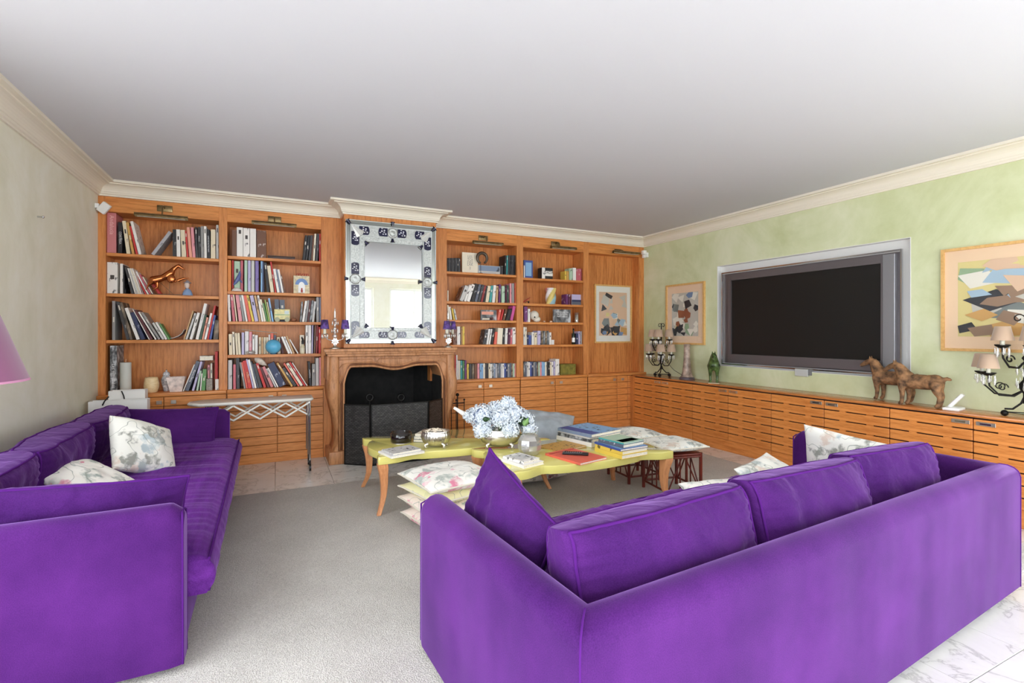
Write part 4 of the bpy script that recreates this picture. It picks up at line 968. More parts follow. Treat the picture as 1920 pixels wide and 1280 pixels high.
# jointed copper horse on a stand
z = b1['sh'][1]; o = put(318, z, .04); k = .00615
def hp(u, v, dy=0, r=.01): p = onY(u, v, YB + .04); return (p.x, YB + .04 + dy, p.z, r)
t = thing('mannequin_horse', o, 'jointed polished copper horse figure rearing on a thin stand', 'figurine')
body = blob('body', [[hp(281, 531, 0, .020), hp(288, 525, 0, .040), hp(296, 523, 0, .036), hp(304, 521, 0, .030), hp(313, 517, 0, .036), hp(320, 512, 0, .034), hp(325, 505, 0, .022), hp(331, 500, 0, .017), hp(335, 498.5, 0, .018), hp(341, 502.5, 0, .012), hp(346, 505, 0, .007)]], COPPER, t, .004, o)
part('shoulder_disc', MB().ball(Vector(hp(322, 523, -.03)[:3]), .036, 12, 8, 1, .5, 1.2), COPPER, t)
for (u0, v0, u1, v1, u2, v2) in ((288, 529, 280, 533, 274, 543), (295, 530, 296, 538, 288, 543), (322, 527, 330, 527, 334, 526), (334, 526, 345, 522, 355, 521)):
    part('leg', MB().tube([Vector(hp(u0, v0, -.012)[:3]), Vector(hp(u1, v1, -.012)[:3]), Vector(hp(u2, v2, -.012)[:3])], [.016, .011, .005], 8), COPPER, t)
part('stand_rod', MB().cyl(Vector(hp(317.5, 527)[:3]), (hp(317.5, 540)[0], YB + .04, z + .01), .0025, n=6).cyl(Vector(hp(301, 530)[:3]), (hp(325, 540)[0], YB + .04, z + .01), .0025, n=6), BRASS, t)
part('stand_base', rbox(hp(283, 550)[0], hp(340, 550)[0], YB + .01, YB + .08, z, z + .008), BLACKP, t, bevel=.001, seg=1)
# small doll
o = put(338, z, .0); t = thing('doll', (o.x + .06, YB - .02, z), 'small pale-faced doll in a blue dress beside the copper horse', 'doll')
c = Vector((o.x + .062, YB - .012, z)); sc = 1.0
part('dress', MB().lathe([(.045, 0), (.042, .02), (.03, .05), (.014, .066), (.008, .07)], 14, c), M('doll_blue_cloth', (134, 160, 198), .7), t)
part('head', MB().ball(c + Vector((-.004, -.004, .10)), .026, 14, 10, .85, .9, 1.25), M('porcelain_face', (226, 206, 196), .4), t)
part('hat', MB().lathe([(.034, .122), (.032, .127), (.02, .132), (.012, .146), (.0001, .15)], 14, c), M('doll_hat_grey', (150, 144, 150), .7), t)
# bottom ledge, far left
o = put(235.5, LEDGE, .05); H = at(235, 679).z - LEDGE; r = .045
t = thing('pillar_candle', o, 'tall pale grey pillar candle with a wick on the left ledge', 'candle')
part('wax', MB().lathe([(r * .98, 0), (r, .004), (r, H - .006), (r * .93, H), (.0001, H - .008)], 28, o), M('grey_wax', (206, 208, 200), .5), t); part('wick', MB().cyl(o + Vector((0, 0, H - .01)), o + Vector((.004, 0, H + .03)), .002, n=6), M('wick_pale', (220, 200, 180), .8), t)
o = put(284, LEDGE, .03); H = at(284, 707, .03).z - LEDGE
t = thing('wooden_pot', o, 'round turned pale wooden pot on the left ledge', 'pot')
part('body', MB().lathe([(.04, 0), (.05, .006), (.062, H * .35), (.062, H * .6), (.054, H * .9), (.050, H), (.044, H), (.05, H * .6), (.03, .02), (.0001, .015)], 28, o), wood('pale_turned_wood', (216, 184, 132), (238, 214, 168), (4, 4, 10)), t)
BW = M('blue_white_porcelain', (196, 202, 216), .2, var=.35, vscale=40)
o = put(312, LEDGE, .13); H = at(312, 693, .13).z - LEDGE
t = thing('ginger_jar', o, 'small blue and white porcelain jar with lid', 'jar')
part('body', MB().lathe([(.026, 0), (.024, .008), (.032, H * .15), (.044, H * .45), (.044, H * .58), (.03, H * .7), (.024, H * .74)], 24, o), BW, t)
part('lid', MB().lathe([(.03, H * .745), (.031, H * .79), (.022, H * .88), (.006, H * .92), (.009, H * .97), (.0001, H)], 24, o), BW, t)
part('knob', MB().ball(o + Vector((0, 0, H * .985)), .006, 10, 6), BLACKP, t)
o = put(330, LEDGE, -.005); H = at(331, 706.5, 0).z - LEDGE
t = thing('alabaster_vase', o, 'square tapering veined alabaster vase on the ledge', 'vase')
a0, a1 = .05, .078; th = .008
rings = [[Vector((o.x + sx * a, o.y + sy * a * .7 + .03, LEDGE + zz_)) for sx, sy in ((-1, -1), (1, -1), (1, 1), (-1, 1))] for a, zz_ in ((a0, 0), (a1, H), (a1 - th, H), (a0 - th, .012))]
part('body', MB().loft(rings, smooth=False), M('veined_alabaster', (222, 206, 198), .35, var=.16, vscale=24), t)
# bay 2 figures
o = put(444, b2['sh'][1], -.018); t = thing('dolphin_figure', o, 'small blue leaping dolphin figure on a white wave', 'figurine')
def bp(u, v, r, dy=-.018): p = onY(u, v, YB + dy); return (p.x, YB + dy, p.z, r)
blob('dolphin', [[bp(438, 534, .006), bp(441, 530, .015), bp(446, 523, .021), bp(449, 515, .015), bp(450, 508, .005)], [bp(446, 523, .012), bp(452, 527, .008), bp(454.5, 531, .003)]], M('glazed_blue', (96, 108, 160), .25), t, .004, o)
part('wave', MB().lathe([(.05, 0), (.046, .012), (.03, .03), (.012, .036), (.0001, .03)], 16, o), M('glazed_white', (226, 220, 214), .3), t)
o = put(565.5, b2['sh'][1], .02); W = (at(580.5, 600, .02).x - at(550.5, 600, .02).x) / 2; H = at(565, 517, .02).z - b2['sh'][1]
t = thing('painted_house', o, 'painted toy house with red ornaments on its roof', 'ornament')
HP = M('house_cream', (214, 200, 166), .6, var=.12, vscale=40)
part('walls', rbox(o.x - W, o.x + W, o.y, o.y + .07, o.z, o.z + H), HP, t)
part('blue_arch', MB().prism([(o.x + W * .8 * math.cos(k * math.pi / 10), o.z + H * .5 + H * .35 * math.sin(k * math.pi / 10)) for k in range(11)], o.y - .004, o.y, 'y'), M('house_blue', (120, 150, 198), .6), t)
part('door', MB().prism([(o.x + W * .42 * math.cos(k * math.pi / 10), o.z + H * .38 + H * .28 * math.sin(k * math.pi / 10)) for k in range(11)] + [(o.x - W * .42, o.z + .01), (o.x + W * .42, o.z + .01)], o.y - .008, o.y - .004, 'y'), WPLA, t)
part('red_figure', MB().lathe([(.008, .012), (.011, .03), (.006, .045), (.008, .055), (.0001, .062)], 10, (o.x + .002, o.y - .012, o.z)), M('toy_red', (176, 60, 50), .5), t)
for dx in (-.07, -.04, 0, .03, .055): part('roof_ornament', MB().tube([(o.x + dx * .8, o.y + .03, o.z + H), (o.x + dx * .8 + .01, o.y + .03, o.z + H + .025), (o.x + dx * .8 + .024, o.y + .03, o.z + H + .028), (o.x + dx * .8 + .028, o.y + .03, o.z + H + .004)], .0035, 6), M('toy_red', (176, 60, 50), .5), t)
o = put(529, b2['sh'][2], -.015); W = (at(544.6, 600, 0).x - at(514.5, 600, 0).x) / 2; H = at(529, 579.5, 0).z - b2['sh'][2]
t = thing('toy_bus', o, 'yellow and cream painted tin toy van on the shelf', 'toy')
BUS = M('van_cream', (224, 214, 156), .4, var=.1, vscale=30)
part('body', rbox(o.x - W, o.x + W, o.y - .0, o.y + .075, o.z + .025, o.z + H), BUS, t, bevel=.008, seg=2)
part('stripe', rbox(o.x - W + .006, o.x + W - .006, o.y - .003, o.y, o.z + H * .52, o.z + H * .60), M('van_green', (150, 174, 130), .4), t)
part('bonnet', rbox(o.x + W * .3, o.x + W * .85, o.y - .003, o.y, o.z + H * .62, o.z + H * .88), M('van_window', (180, 190, 186), .2), t)
for dx in (-.62, .62): part('wheel', MB().cyl((o.x + W * dx, o.y - .006, o.z + .025), (o.x + W * dx, o.y + .02, o.z + .025), .025, n=16), M('van_wheel', (170, 170, 140), .5), t)
o = put(550.5, b2['sh'][2], .02); solo('walnut', MB().lathe([(.0001, 0), (.02, .006), (.03, .022), (.026, .038), (.0001, .046)], 14, o, sx=1.1), M('walnut_shell', (140, 92, 66), .6, bump=.6, bscale=90), o, 'small brown nut beside the toy van', 'nut')
c = at(512.5, 650, -.03); r = .076; o = Vector((c.x, c.y - .005, b2['sh'][3]))
t = thing('globe', o, 'glossy light blue ball globe in front of the paperbacks', 'globe')
part('ball', MB().ball((o.x, o.y + .03, o.z + r + .004), r, 28, 18), M('globe_blue', (96, 178, 216), .2, var=.06, vscale=8), t); part('ring_foot', MB().lathe([(.03, 0), (.032, .006), (.026, .008)], 20, (o.x, o.y + .03, o.z)), M('globe_foot', (60, 96, 120), .3), t)
p, q = at(452, 617.5, .02), at(519.5, 624, .02)
solo('pencil', MB().tube([p, p.lerp(q, .03), q], [.001, .0035, .0035], 8), M('silver_pencil', (176, 168, 156), .3, .6), p, 'thin silver pencil lying along the tops of the paperbacks', 'pencil')
o = put(567.5, b2['sh'][3], -.015); H = at(567, 633, -.015).z - b2['sh'][3]
t = thing('dropper_bottle', o, 'small bottle with black dropper cap and cream label', 'bottle')
part('glass', MB().lathe([(.02, 0), (.021, .004), (.021, H * .46), (.012, H * .54), (.010, H * .6)], 20, o), M('cream_glass', (214, 204, 170), .25), t); part('cap', MB().lathe([(.0125, H * .6), (.0125, H * .8), (.008, H * .84), (.009, H * .95), (.0001, H)], 16, o), BLACKP, t); part('label', MB().lathe([(.0213, H * .08), (.0213, H * .36)], 20, o), M('cream_label', (226, 220, 196), .7), t)
o = put(470, b2['sh'][3], -.015); solo('glass_dish', MB().lathe([(.02, 0), (.035, .006), (.046, .02), (.04, .034), (.02, .042), (.0001, .044)], 20, o), GLASSV, o, 'small round glass paperweight before the pink book', 'paperweight')
p = at(477.5, 671, .04); q = at(500, 685, .04); mb = MB(); d = (q - p)
mb.tube([p, p.lerp(q, .12), p.lerp(q, .4), p.lerp(q, .75), q], [.004, .026, .036, .024, .002], 14)
solo('shell', mb, M('pale_shell', (214, 204, 190), .4, var=.1, vscale=30), p, 'large pale shell wedged on top of leaning red books', 'shell')
# bay 3 and 4 figures
c = at(904, 484, .01); t = thing('ring_sculpture', (c.x, c.y, b3['sh'][0]), 'dark bronze open ring sculpture on a thin stand', 'sculpture')
pts = [Vector((c.x + .066 * math.cos(R(a_)), c.y, c.z + .066 * math.sin(R(a_)))) for a_ in range(-62, 252, 12)]
part('ring', MB().tube(pts, [.013 + .008 * math.sin(math.pi * i / (len(pts) - 1)) for i in range(len(pts))], 12), M('dark_bronze', (92, 82, 72), .4, .6, bump=.4, bscale=60), t)
part('stand', MB().cyl((c.x - .02, c.y + .0, b3['sh'][0]), (c.x - .02, c.y, c.z - .055), .0025, n=6).cyl((c.x - .02, c.y, b3['sh'][0]), (c.x - .02, c.y, b3['sh'][0] + .006), .025, n=16), IRON, t)
o = put(987.5, b4['sh'][1], .02); t = thing('toy_plane', o, 'small red wire toy leaning in the corner of the shelf', 'toy')
part('wing', MB().tube([at(981.5, 566, .02), at(988, 561.5, .02), at(994, 557.8, .02)], [.007, .006, .004], 8), M('toy_red', (176, 60, 50), .5), t); part('frame', MB().tube([at(984, 568.5, .02), at(988, 564, .02), at(992, 568.5, .02)], .003, 6).ball(at(991, 566, .02), .012, 10, 6), IRON, t)
o = put(1032.6, b4['sh'][1], .03); H = at(1032, 540, .03).z - b4['sh'][1]
mb = MB(); n = 40; K = 24; vs = []
for i in range(K + 1):
    for j in range(n):
        a_ = 2 * math.pi * j / n; tw = 2.6 * i / K; q = .067 * (1 + .10 * math.cos(4 * (a_ - tw)))
        vs.append(o + Vector((q * math.cos(a_), q * math.sin(a_), H * i / K)))
segs = [(226, 140, 140), (236, 226, 222), (222, 200, 120), (150, 186, 196)]
for i in range(K):
    for j in range(n):
        a_ = 2 * math.pi * (j + .5) / n; tw = 2.6 * (i + .5) / K; si = int(((a_ - tw + math.pi / 4) % (2 * math.pi)) / (math.pi / 2)) % 4
        mb.add([vs[i * n + j], vs[i * n + (j + 1) % n], vs[(i + 1) * n + (j + 1) % n], vs[(i + 1) * n + j]], [(0, 1, 2, 3)], True, si)
mb.add(vs[-n:], [tuple(range(n))], False, 1)
mt = [M('twist_candle_%d' % i, c_, .45) for i, c_ in enumerate(segs)]
solo('twisted_candle', mb, mt, o, 'fat twisted candle striped pink, white, yellow and blue', 'candle')
o = put(1005, b4['sh'][2], .01); H = at(1004, 582, .01).z - o.z
t = thing('toy_skull', o, 'small white skull ornament with dark eye socket', 'ornament')
SK = M('bone_white', (226, 220, 206), .5, bump=.3, bscale=40)
part('cranium', MB().ball(o + Vector((-.012, .03, H * .58)), H * .42, 18, 12, 1.0, 1.0, 1.0), SK, t); part('jaw', MB().ball(o + Vector((.022, .02, H * .26)), H * .26, 14, 10, 1.35, 1, 1), SK, t)
part('eye_socket', MB().ball(o + Vector((-.035, -.028, H * .42)), .011, 10, 6), BLACKP, t)
for i, u_ in enumerate((1020.6, 1033)):
    o = put(u_, b4['sh'][2], .02); solo('pebble', MB().ball(o + Vector((0, 0, .01)), .012 + .005 * i, 12, 8, 1.3, 1, .8), M('pink_pebble', (226, 196, 170), .5), o, ('small cream pebble nearer the white skull' if i == 0 else 'larger pinkish pebble nearer the grey book'), 'pebble', 'pebbles on the shelf')
o = put(1081.2, b4['sh'][2], .03); H = at(1081, 586, .03).z - o.z; t = thing('jar_candle', o, 'slim cream candle in a small glass jar', 'candle')
part('wax', MB().lathe([(.022, .004), (.022, H * .8), (.0001, H * .8)], 18, o), WAX, t); part('glass', MB().lathe([(.027, 0), (.028, .003), (.028, H), (.026, H)], 20, o), GLASSV, t)
o = put(1075.2, b4['sh'][3], .02); H = at(1076, 615.6, .02).z - o.z
t = thing('wine_bottle', o, 'dark green wine bottle with white label on the shelf', 'bottle')
part('glass', MB().lathe([(.021, 0), (.023, .005), (.023, H * .58), (.018, H * .66), (.010, H * .74), (.009, H * .97)], 20, o), M('bottle_green', (26, 44, 34), .12, spec=.7), t); part('cap', MB().lathe([(.0105, H * .86), (.0105, H), (.0001, H)], 14, o), BLACKP, t); part('label', MB().lathe([(.0234, H * .14), (.0234, H * .42)], 20, o), WPLA, t)
# ------------------------------------------------------------------ girandoles on the mantel
def crystal_drop(mb, p, L=.03, r=.006):
    p = Vector(p); mb.lathe([(.0001, 0), (r * .5, -L * .15), (r * .35, -L * .3), (r, -L * .75), (.0001, -L)], 6, p); return mb
def girandole(x, label, arms, yy=5.40):
    o = Vector((x, yy, 1.186)); t = thing('girandole', o, label, 'candelabra', 'crystal girandoles on the mantel')
    part('base', MB().lathe([(.05, 0), (.052, .006), (.036, .014), (.018, .022), (.014, .034)], 20, o), SILVER, t)
    part('stem', MB().lathe([(.012, .034), (.010, .05), (.034, .062), (.036, .075), (.014, .09), (.012, .11), (.026, .13), (.014, .15), (.011, .19), (.02, .205), (.012, .22), (.010, .28), (.022, .295), (.02, .305), (.008, .32), (.014, .335), (.009, .36), (.012, .375), (.0001, .43)], 10, o), CRYSTAL, t)
    part('rosette', MB().prism([(o.x + (.038 if k % 2 else .026) * math.cos(k * math.pi / 8), o.z + .075 + (.038 if k % 2 else .026) * math.sin(k * math.pi / 8)) for k in range(16)], o.y - .022, o.y - .012, 'y'), CRYSTAL, t)
    for (dx, dy) in arms:
        d = Vector((dx, dy, 0)); e = o + d + Vector((0, 0, .15))
        ar = part('arm', MB().tube([o + Vector((0, 0, .10)), o + d * .35 + Vector((0, 0, .085)), o + d * .75 + Vector((0, 0, .10)), e], .006, 8), CRYSTAL, t)
        part('bobeche', MB().lathe([(.008, -.004), (.03, .006), (.032, .01), (.01, .004)], 16, e), CRYSTAL, ar)
        part('candle', MB().cyl(e, e + Vector((0, 0, .055)), .014, n=14), WAX, ar)
        part('lamp_shade', MB().lathe([(.045, .055), (.031, .15), (.029, .15), (.043, .055)], 20, e), PSHADE, ar)
        mb = MB()
        for k in range(8): crystal_drop(mb, e + Vector((.03 * math.cos(k * .785), .03 * math.sin(k * .785), .004)), .045 + .01 * (k % 2), .009)
        part('crystal_drops', mb, CRYSTAL, ar)
    mb = MB()
    for k in range(10): crystal_drop(mb, o + Vector((.03 * math.cos(k * .628), .03 * math.sin(k * .628), .29 - .08 * (k % 2))), .05, .009)
    part('crystal_drops', mb, CRYSTAL, t)
gx1 = onY(628, 600, 5.40).x
girandole(gx1, 'crystal girandole with amethyst shades at left end of mantel', [(-.10, -.01), (.10, -.02)])
gx2 = onY(845, 600, 5.40).x
girandole(gx2 - .03, 'crystal girandole with amethyst shades at right end of mantel', [(-.035, -.06), (.07, .05)])
# ------------------------------------------------------------------ fire tools right of the hearth
o = Vector((1.93, 5.52, 0)); t = thing('fire_tools', o, 'black iron fire tool set standing right of the fireplace', 'fire tools')
part('base', MB().lathe([(.09, 0), (.09, .012), (.03, .02), (.02, .03)], 24, o), SILVER, t)
part('pole', MB().cyl(o + Vector((0, 0, .02)), o + Vector((0, 0, .60)), .007, n=10).ball(o + Vector((0, 0, .62)), .02, 12, 8), IRON, t)
part('cross_bar', MB().cyl(o + Vector((-.09, 0, .52)), o + Vector((.09, 0, .52)), .006, n=8), IRON, t)
for i, dx in enumerate((-.08, -.02, .08)):
    tl = part('tool', MB().cyl(o + Vector((dx, -.012, .08)), o + Vector((dx, -.012, .55)), .005, n=8).ball(o + Vector((dx, -.012, .56)), .012, 10, 6), IRON, t)
    part('tool_head', MB().box(o.x + dx - .02, o.x + dx + .02, o.y - .025, o.y - .005, .05, .12), IRON, tl, bevel=.003, seg=1)
# ------------------------------------------------------------------ television in the niche
XT = XR + .012
t = thing('television', (XT + .03, (NY0 + NY1) / 2, NZ0 + .05), 'large flat grey framed television set into the wall niche', 'television')
ya, yb_ = onX(1692, 600, XT).y, onX(1354, 600, XT).y; za, zb = onX(1523, 694, XT).z, onX(1523, 489, XT).z
part('outer_frame', MB().box(XT - .012, XT + .01, ya, ya + .012, za, zb).box(XT - .012, XT + .01, yb_ - .012, yb_, za, zb).box(XT - .012, XT + .01, ya + .012, yb_ - .012, za, za + .012).box(XT - .012, XT + .01, ya + .012, yb_ - .012, zb - .012, zb), CHROME, t)
part('cabinet_body', rbox(XT + .011, XR + ND - .001, ya + .02, yb_ - .02, za + .02, zb - .02), TVG, t)
b0, b1_ = onX(1682, 600, XT).y, onX(1368, 600, XT).y; c0, c1 = za + .03, zb - .035
s0, s1 = onX(1655, 600, XT).y, onX(1374, 600, XT).y; d0, d1 = c0 + .10, c1 - .075
def rect_ring(X0, X1, a, b):
    (y0, y1, z0, z1), (Y0, Y1, Z0, Z1) = a, b
    return MB().box(X0, X1, y0, Y0, z0, z1).box(X0, X1, Y1, y1, z0, z1).box(X0, X1, Y0, Y1, z0, Z0).box(X0, X1, Y0, Y1, Z1, z1)
part('bezel', rect_ring(XT - .03, XT + .012, (b0 + .10, b1_, c0, c1), (s0, s1, d0, d1)), TVG, t, bevel=.002, seg=1)
part('speaker_strip', rbox(XT - .035, XT + .012, b0 + .002, b0 + .098, c0, c1), TVS, t, bevel=.003, seg=1)
part('screen', rbox(XT - .018, XT + .012, s0 + .001, s1 - .001, d0 + .001, d1 - .001), SCREEN, t)
p = onX(1506, 692, XR - .02)
t = thing('sensor_box', (XR - .01, p.y, NZ0 - .02), 'small grey receiver box below the television', 'box')
part('box', rbox(XR - .025, XR - .001, p.y - .05, p.y + .09, NZ0 - .045, NZ0 + .03), M('pale_grey_plastic', (188, 190, 186), .4), t, bevel=.003, seg=1)
part('side', rbox(XR - .018, XR - .001, p.y - .08, p.y - .051, NZ0 - .03, NZ0 + .03), M('mid_grey_plastic', (120, 122, 122), .4), t)

# ------------------------------------------------------------------ framed prints (generic angular compositions)
PGLASS = thin_glass('picture_glass', (254, 254, 254), f=.03)
def picture(origin, ex, n, W, H, fw, mat_rgb, mw, polys, label, frame_mat=None):
    """origin: lower left corner on the wall, ex: unit vector to the right, n: unit vector off the wall"""
    ez = Vector((0, 0, 1)); ex = Vector(ex); n = Vector(n); O = Vector(origin)
    m4 = basis(O, ex, n, ez)   # x right, y off the wall, z up
    t = thing('framed_print', O + ex * W / 2, label, 'picture')
    fr = MB()
    for a in ([(0, 0), (W, 0), (W - fw, fw), (fw, fw)], [(W, 0), (W, H), (W - fw, H - fw), (W - fw, fw)], [(W, H), (0, H), (fw, H - fw), (W - fw, H - fw)], [(0, H), (0, 0), (fw, fw), (fw, H - fw)]):
        vs = [m4 @ Vector((x, .001, z)) for x, z in a] + [m4 @ Vector((x, .028, z)) for x, z in a]
        part('frame_bar', MB().add(vs, [(0, 1, 2, 3), (4, 7, 6, 5), (0, 4, 5, 1), (1, 5, 6, 2), (2, 6, 7, 3), (3, 7, 4, 0)]), frame_mat or FRAMEW, t)
    part('mat_board', MB().box(fw, W - fw, .002, .012, fw, H - fw, m=m4), M('mat_%d_%d' % mat_rgb[:2], mat_rgb, .8), t)
    w_, h_ = W - 2 * (fw + mw[0]), H - 2 * fw - mw[1] - mw[2]; x0, z0 = fw + mw[0], fw + mw[1]
    mb = MB(); ms = []; idx = {}
    for k, (c, pts) in enumerate(polys):
        if c not in idx: idx[c] = len(ms); ms.append(M('ink_%d_%d_%d' % c, c, .7))
        y_ = .0125 + .00012 * k
        mb.add([m4 @ Vector((x0 + w_ * min(1, max(0, x)), y_, z0 + h_ * min(1, max(0, z)))) for x, z in pts], [tuple(range(len(pts)))], False, idx[c])
    part('print', mb, ms, t, fix=False)
    part('glass', MB().box(fw, W - fw, .0205, .022, fw, H - fw, m=m4), PGLASS, t)
    return t
def circ(x, z, r, rz=None, n=18): return [(x + r * math.cos(2 * math.pi * k / n), z + (rz or r) * math.sin(2 * math.pi * k / n)) for k in range(n)]
def quad(*a): return list(a)
IN = dict(k=(52, 54, 60), g=(120, 128, 126), p=(222, 188, 158), y=(222, 206, 140), w=(232, 228, 214), b=(110, 134, 168), s=(150, 122, 100), o=(206, 160, 96), gr=(150, 176, 140), r=(150, 90, 62), lb=(166, 190, 206), lg=(196, 192, 180))
def abstract(seed, base, zones, n):
    """plain angular patchwork; zones: (zmin, zmax, palette keys)"""
    g = random.Random(seed); out = [(IN[base], quad((0, 0), (1, 0), (1, 1), (0, 1)))]
    for k in range(n):
        z0_, z1_, pal = zones[k % len(zones)]
        cx, cz = g.uniform(.05, .95), g.uniform(z0_, z1_); a0 = g.uniform(0, 6.28); m_ = g.choice((3, 4, 4, 5)); r_ = g.uniform(.07, .20)
        out.append((IN[g.choice(pal)], [(cx + r_ * g.uniform(.7, 1.2) * math.cos(a0 + 6.283 * q / m_), cz + .75 * r_ * g.uniform(.7, 1.2) * math.sin(a0 + 6.283 * q / m_)) for q in range(m_)]))
    return out
polys = abstract(3, 'p', [(.0, .18, ['k', 'b', 'k', 'o']), (.25, .6, ['g', 'w', 'y', 'lb']), (.6, .95, ['p', 'y', 'lg', 'k'])], 34)
YP = 5.90
a = onY(1114, 643, YP - .01); b = onY(1183.5, 536, YP - .01)
picture((a.x, YP, a.z), (1, 0, 0), (0, -1, 0), b.x - a.x, b.z - a.z, .022, (232, 232, 224), (.062, .085, .085), polys, 'oak framed angular patchwork print with white mat inside the panelled recess')
polys2 = abstract(8, 'lg', [(.0, .25, ['gr', 'o', 'w', 'k']), (.25, .6, ['r', 's', 'r', 'y', 'w']), (.6, .95, ['b', 'g', 'w', 'k'])], 34)
a = onX(1250.5, 640, XR); b = onX(1323, 647, XR); z0 = 1.195; z1 = 2.012
picture((XR, a.y, z0), (0, -1, 0), (-1, 0, 0), a.y - b.y, z1 - z0, .024, (238, 208, 176), (.085, .09, .10), polys2, 'oak framed earth-toned angular print on the wall left of the television')
polys3 = abstract(15, 'y', [(.0, .3, ['o', 'w', 'k', 'o', 's']), (.3, .65, ['s', 'lg', 'g', 'k', 'lb']), (.65, .97, ['p', 'lb', 'w', 'gr', 'y', 'g'])], 56)
a = onX(1767, 657, XR)
picture((XR, a.y, 1.205), (0, -1, 0), (-1, 0, 0), 1.10, .825, .022, (240, 208, 172), (.085, .095, .095), polys3, 'large oak framed ochre and grey angular print behind the near candelabra')

# ------------------------------------------------------------------ candelabra lamps on the right cabinets
def spiral(o, d, r0, turns=1.2, n=16, rad=.004, up=True):
    pts = []
    for k in range(n + 1):
        a_ = turns * 2 * math.pi * k / n; q = r0 * (1 - .75 * k / n)
        pts.append(o + d * (r0 - q * math.cos(a_)) * 1.0 + Vector((0, 0, (1 if up else -1) * q * math.sin(a_))))
    return pts
def candelabra(o, label, rl, ru, H=.74):
    t = thing('candelabra_lamp', o, label, 'lamp', 'black iron candelabra lamps'); Z = Vector((0, 0, 1))
    for k, a_ in enumerate((100, 215, 325)):
        d = Vector((math.cos(R(a_)), math.sin(R(a_)), 0)); L = .105
        f = part('foot', MB().tube([o + Z * .16, o + d * L * .2 + Z * .10, o + d * L * .6 + Z * .055, o + d * L + Z * .052], .0065, 8), IRON, t)
        part('ball_foot', MB().ball(o + d * L + Z * .022, .022, 14, 10), IRON, f)
    part('cross_ring', MB().tube([o + Vector((.1 * math.cos(R(a_)), .1 * math.sin(R(a_)), .03)) for a_ in (100, 215, 325)], .004, 6, closed=True), IRON, t)
    part('stem', MB().lathe([(.012, .10), (.012, .17), (.03, .20), (.034, .235), (.012, .27), (.008, .40), (.02, .42), (.008, .44), (.007, H - .02), (.0001, H)], 14, o), IRON, t)
    mb = MB()
    for a_ in (90, 270): mb.tube(spiral(o + Z * (H - .04), Vector((0, math.sin(R(a_)), 0)), .035, 1.0), .004, 6)
    part('scroll_finial', mb, IRON, t)
    for tier, (r_, za_, zb_, dirs) in enumerate(((rl, .20, .30, ((0, 1), (0, -1), (-.62, .62), (-.62, -.62))), (ru, .40, .50, ((.3, .85), (.3, -.85), (-.8, .45), (-.8, -.45))))):
        for (dx, dy) in dirs:
            d = Vector((dx, dy, 0)) * r_; e = o + d + Z * zb_
            ar = part('arm', MB().tube([o + Z * za_, o + d * .3 + Z * (za_ - .05), o + d * .7 + Z * (za_ - .045), o + d * .97 + Z * (za_ + .02), e], .006, 8), IRON, t)
            part('scroll', MB().tube(spiral(o + d * .45 + Z * (za_ + .01), d.normalized(), .032, 1.1), .004, 6), IRON, ar)
            part('bobeche', MB().lathe([(.006, -.012), (.022, -.006), (.042, .008), (.044, .014), (.02, .002)], 18, e), IRON, ar)
            part('candle', MB().cyl(e, e + Z * .05, .013, n=14), WAX, ar)
            part('lamp_shade', MB().lathe([(.062, .045), (.042, .145), (.040, .145), (.060, .045)], 8 if tier > 5 else 20, e), SHADE, ar)
            mb = MB()
            for k in range(7): crystal_drop(mb, e + Vector((.038 * math.cos(k * .9), .038 * math.sin(k * .9), .0)), .06 + .02 * (k % 2), .0085)
            part('crystal_drops', mb, CRYSTAL, ar)
    mb = MB()
    for k in range(16): crystal_drop(mb, o + Vector((.045 * math.cos(k * .8), .045 * math.sin(k * .8), .40 - .012 * k)), .07, .008)
    part('crystal_drops', mb, CRYSTAL, t)
    return t
XC = 4.775
yA = onX(1240, 700, XC).y
candelabra(Vector((XC, yA, ZT)), 'black iron crystal candelabra lamp in the far corner beside tapered vase', .19, .13)
yB = onX(1925, 770, XC - .0).y
candelabra(Vector((XC - .02, yB, ZT)), 'black iron crystal candelabra lamp at the right picture edge', .235, .165)
# trumpet vase
o = Vector((4.80, onX(1288, 700, 4.80).y, ZT)); H = .455
t = thing('tall_vase', o, 'tall mottled mauve vase flaring to a dark foot', 'vase')
part('body', MB().lathe([(.088, .02), (.07, .045), (.056, .10), (.047, .18), (.041, .28), (.038, .38), (.040, H), (.034, H), (.032, .38), (.03, .1)], 28, o), M('mottled_mauve_glaze', (156, 136, 122), .35, var=.3, vscale=16), t)
part('foot', MB().lathe([(.096, 0), (.098, .012), (.09, .024), (.08, .03)], 28, o), M('dark_mauve_glaze', (86, 76, 84), .3), t)
q = Vector((XC + .05, yA - .12, ZT + .17))
solo('lamp_cable', MB().tube([Vector((XC + .02, yA - .10, ZT + .19)), Vector((XC + .06, yA - .17, ZT + .10)), Vector((4.84, o.y + .10, ZT + .03)), Vector((4.86, o.y + .06, ZT + .004)), Vector((4.90, o.y + .02, ZT + .004))], .003, 6), BLACKP, (4.84, o.y + .1, ZT), 'thin black cable trailing from candelabra lamp to behind the vase', 'cable')
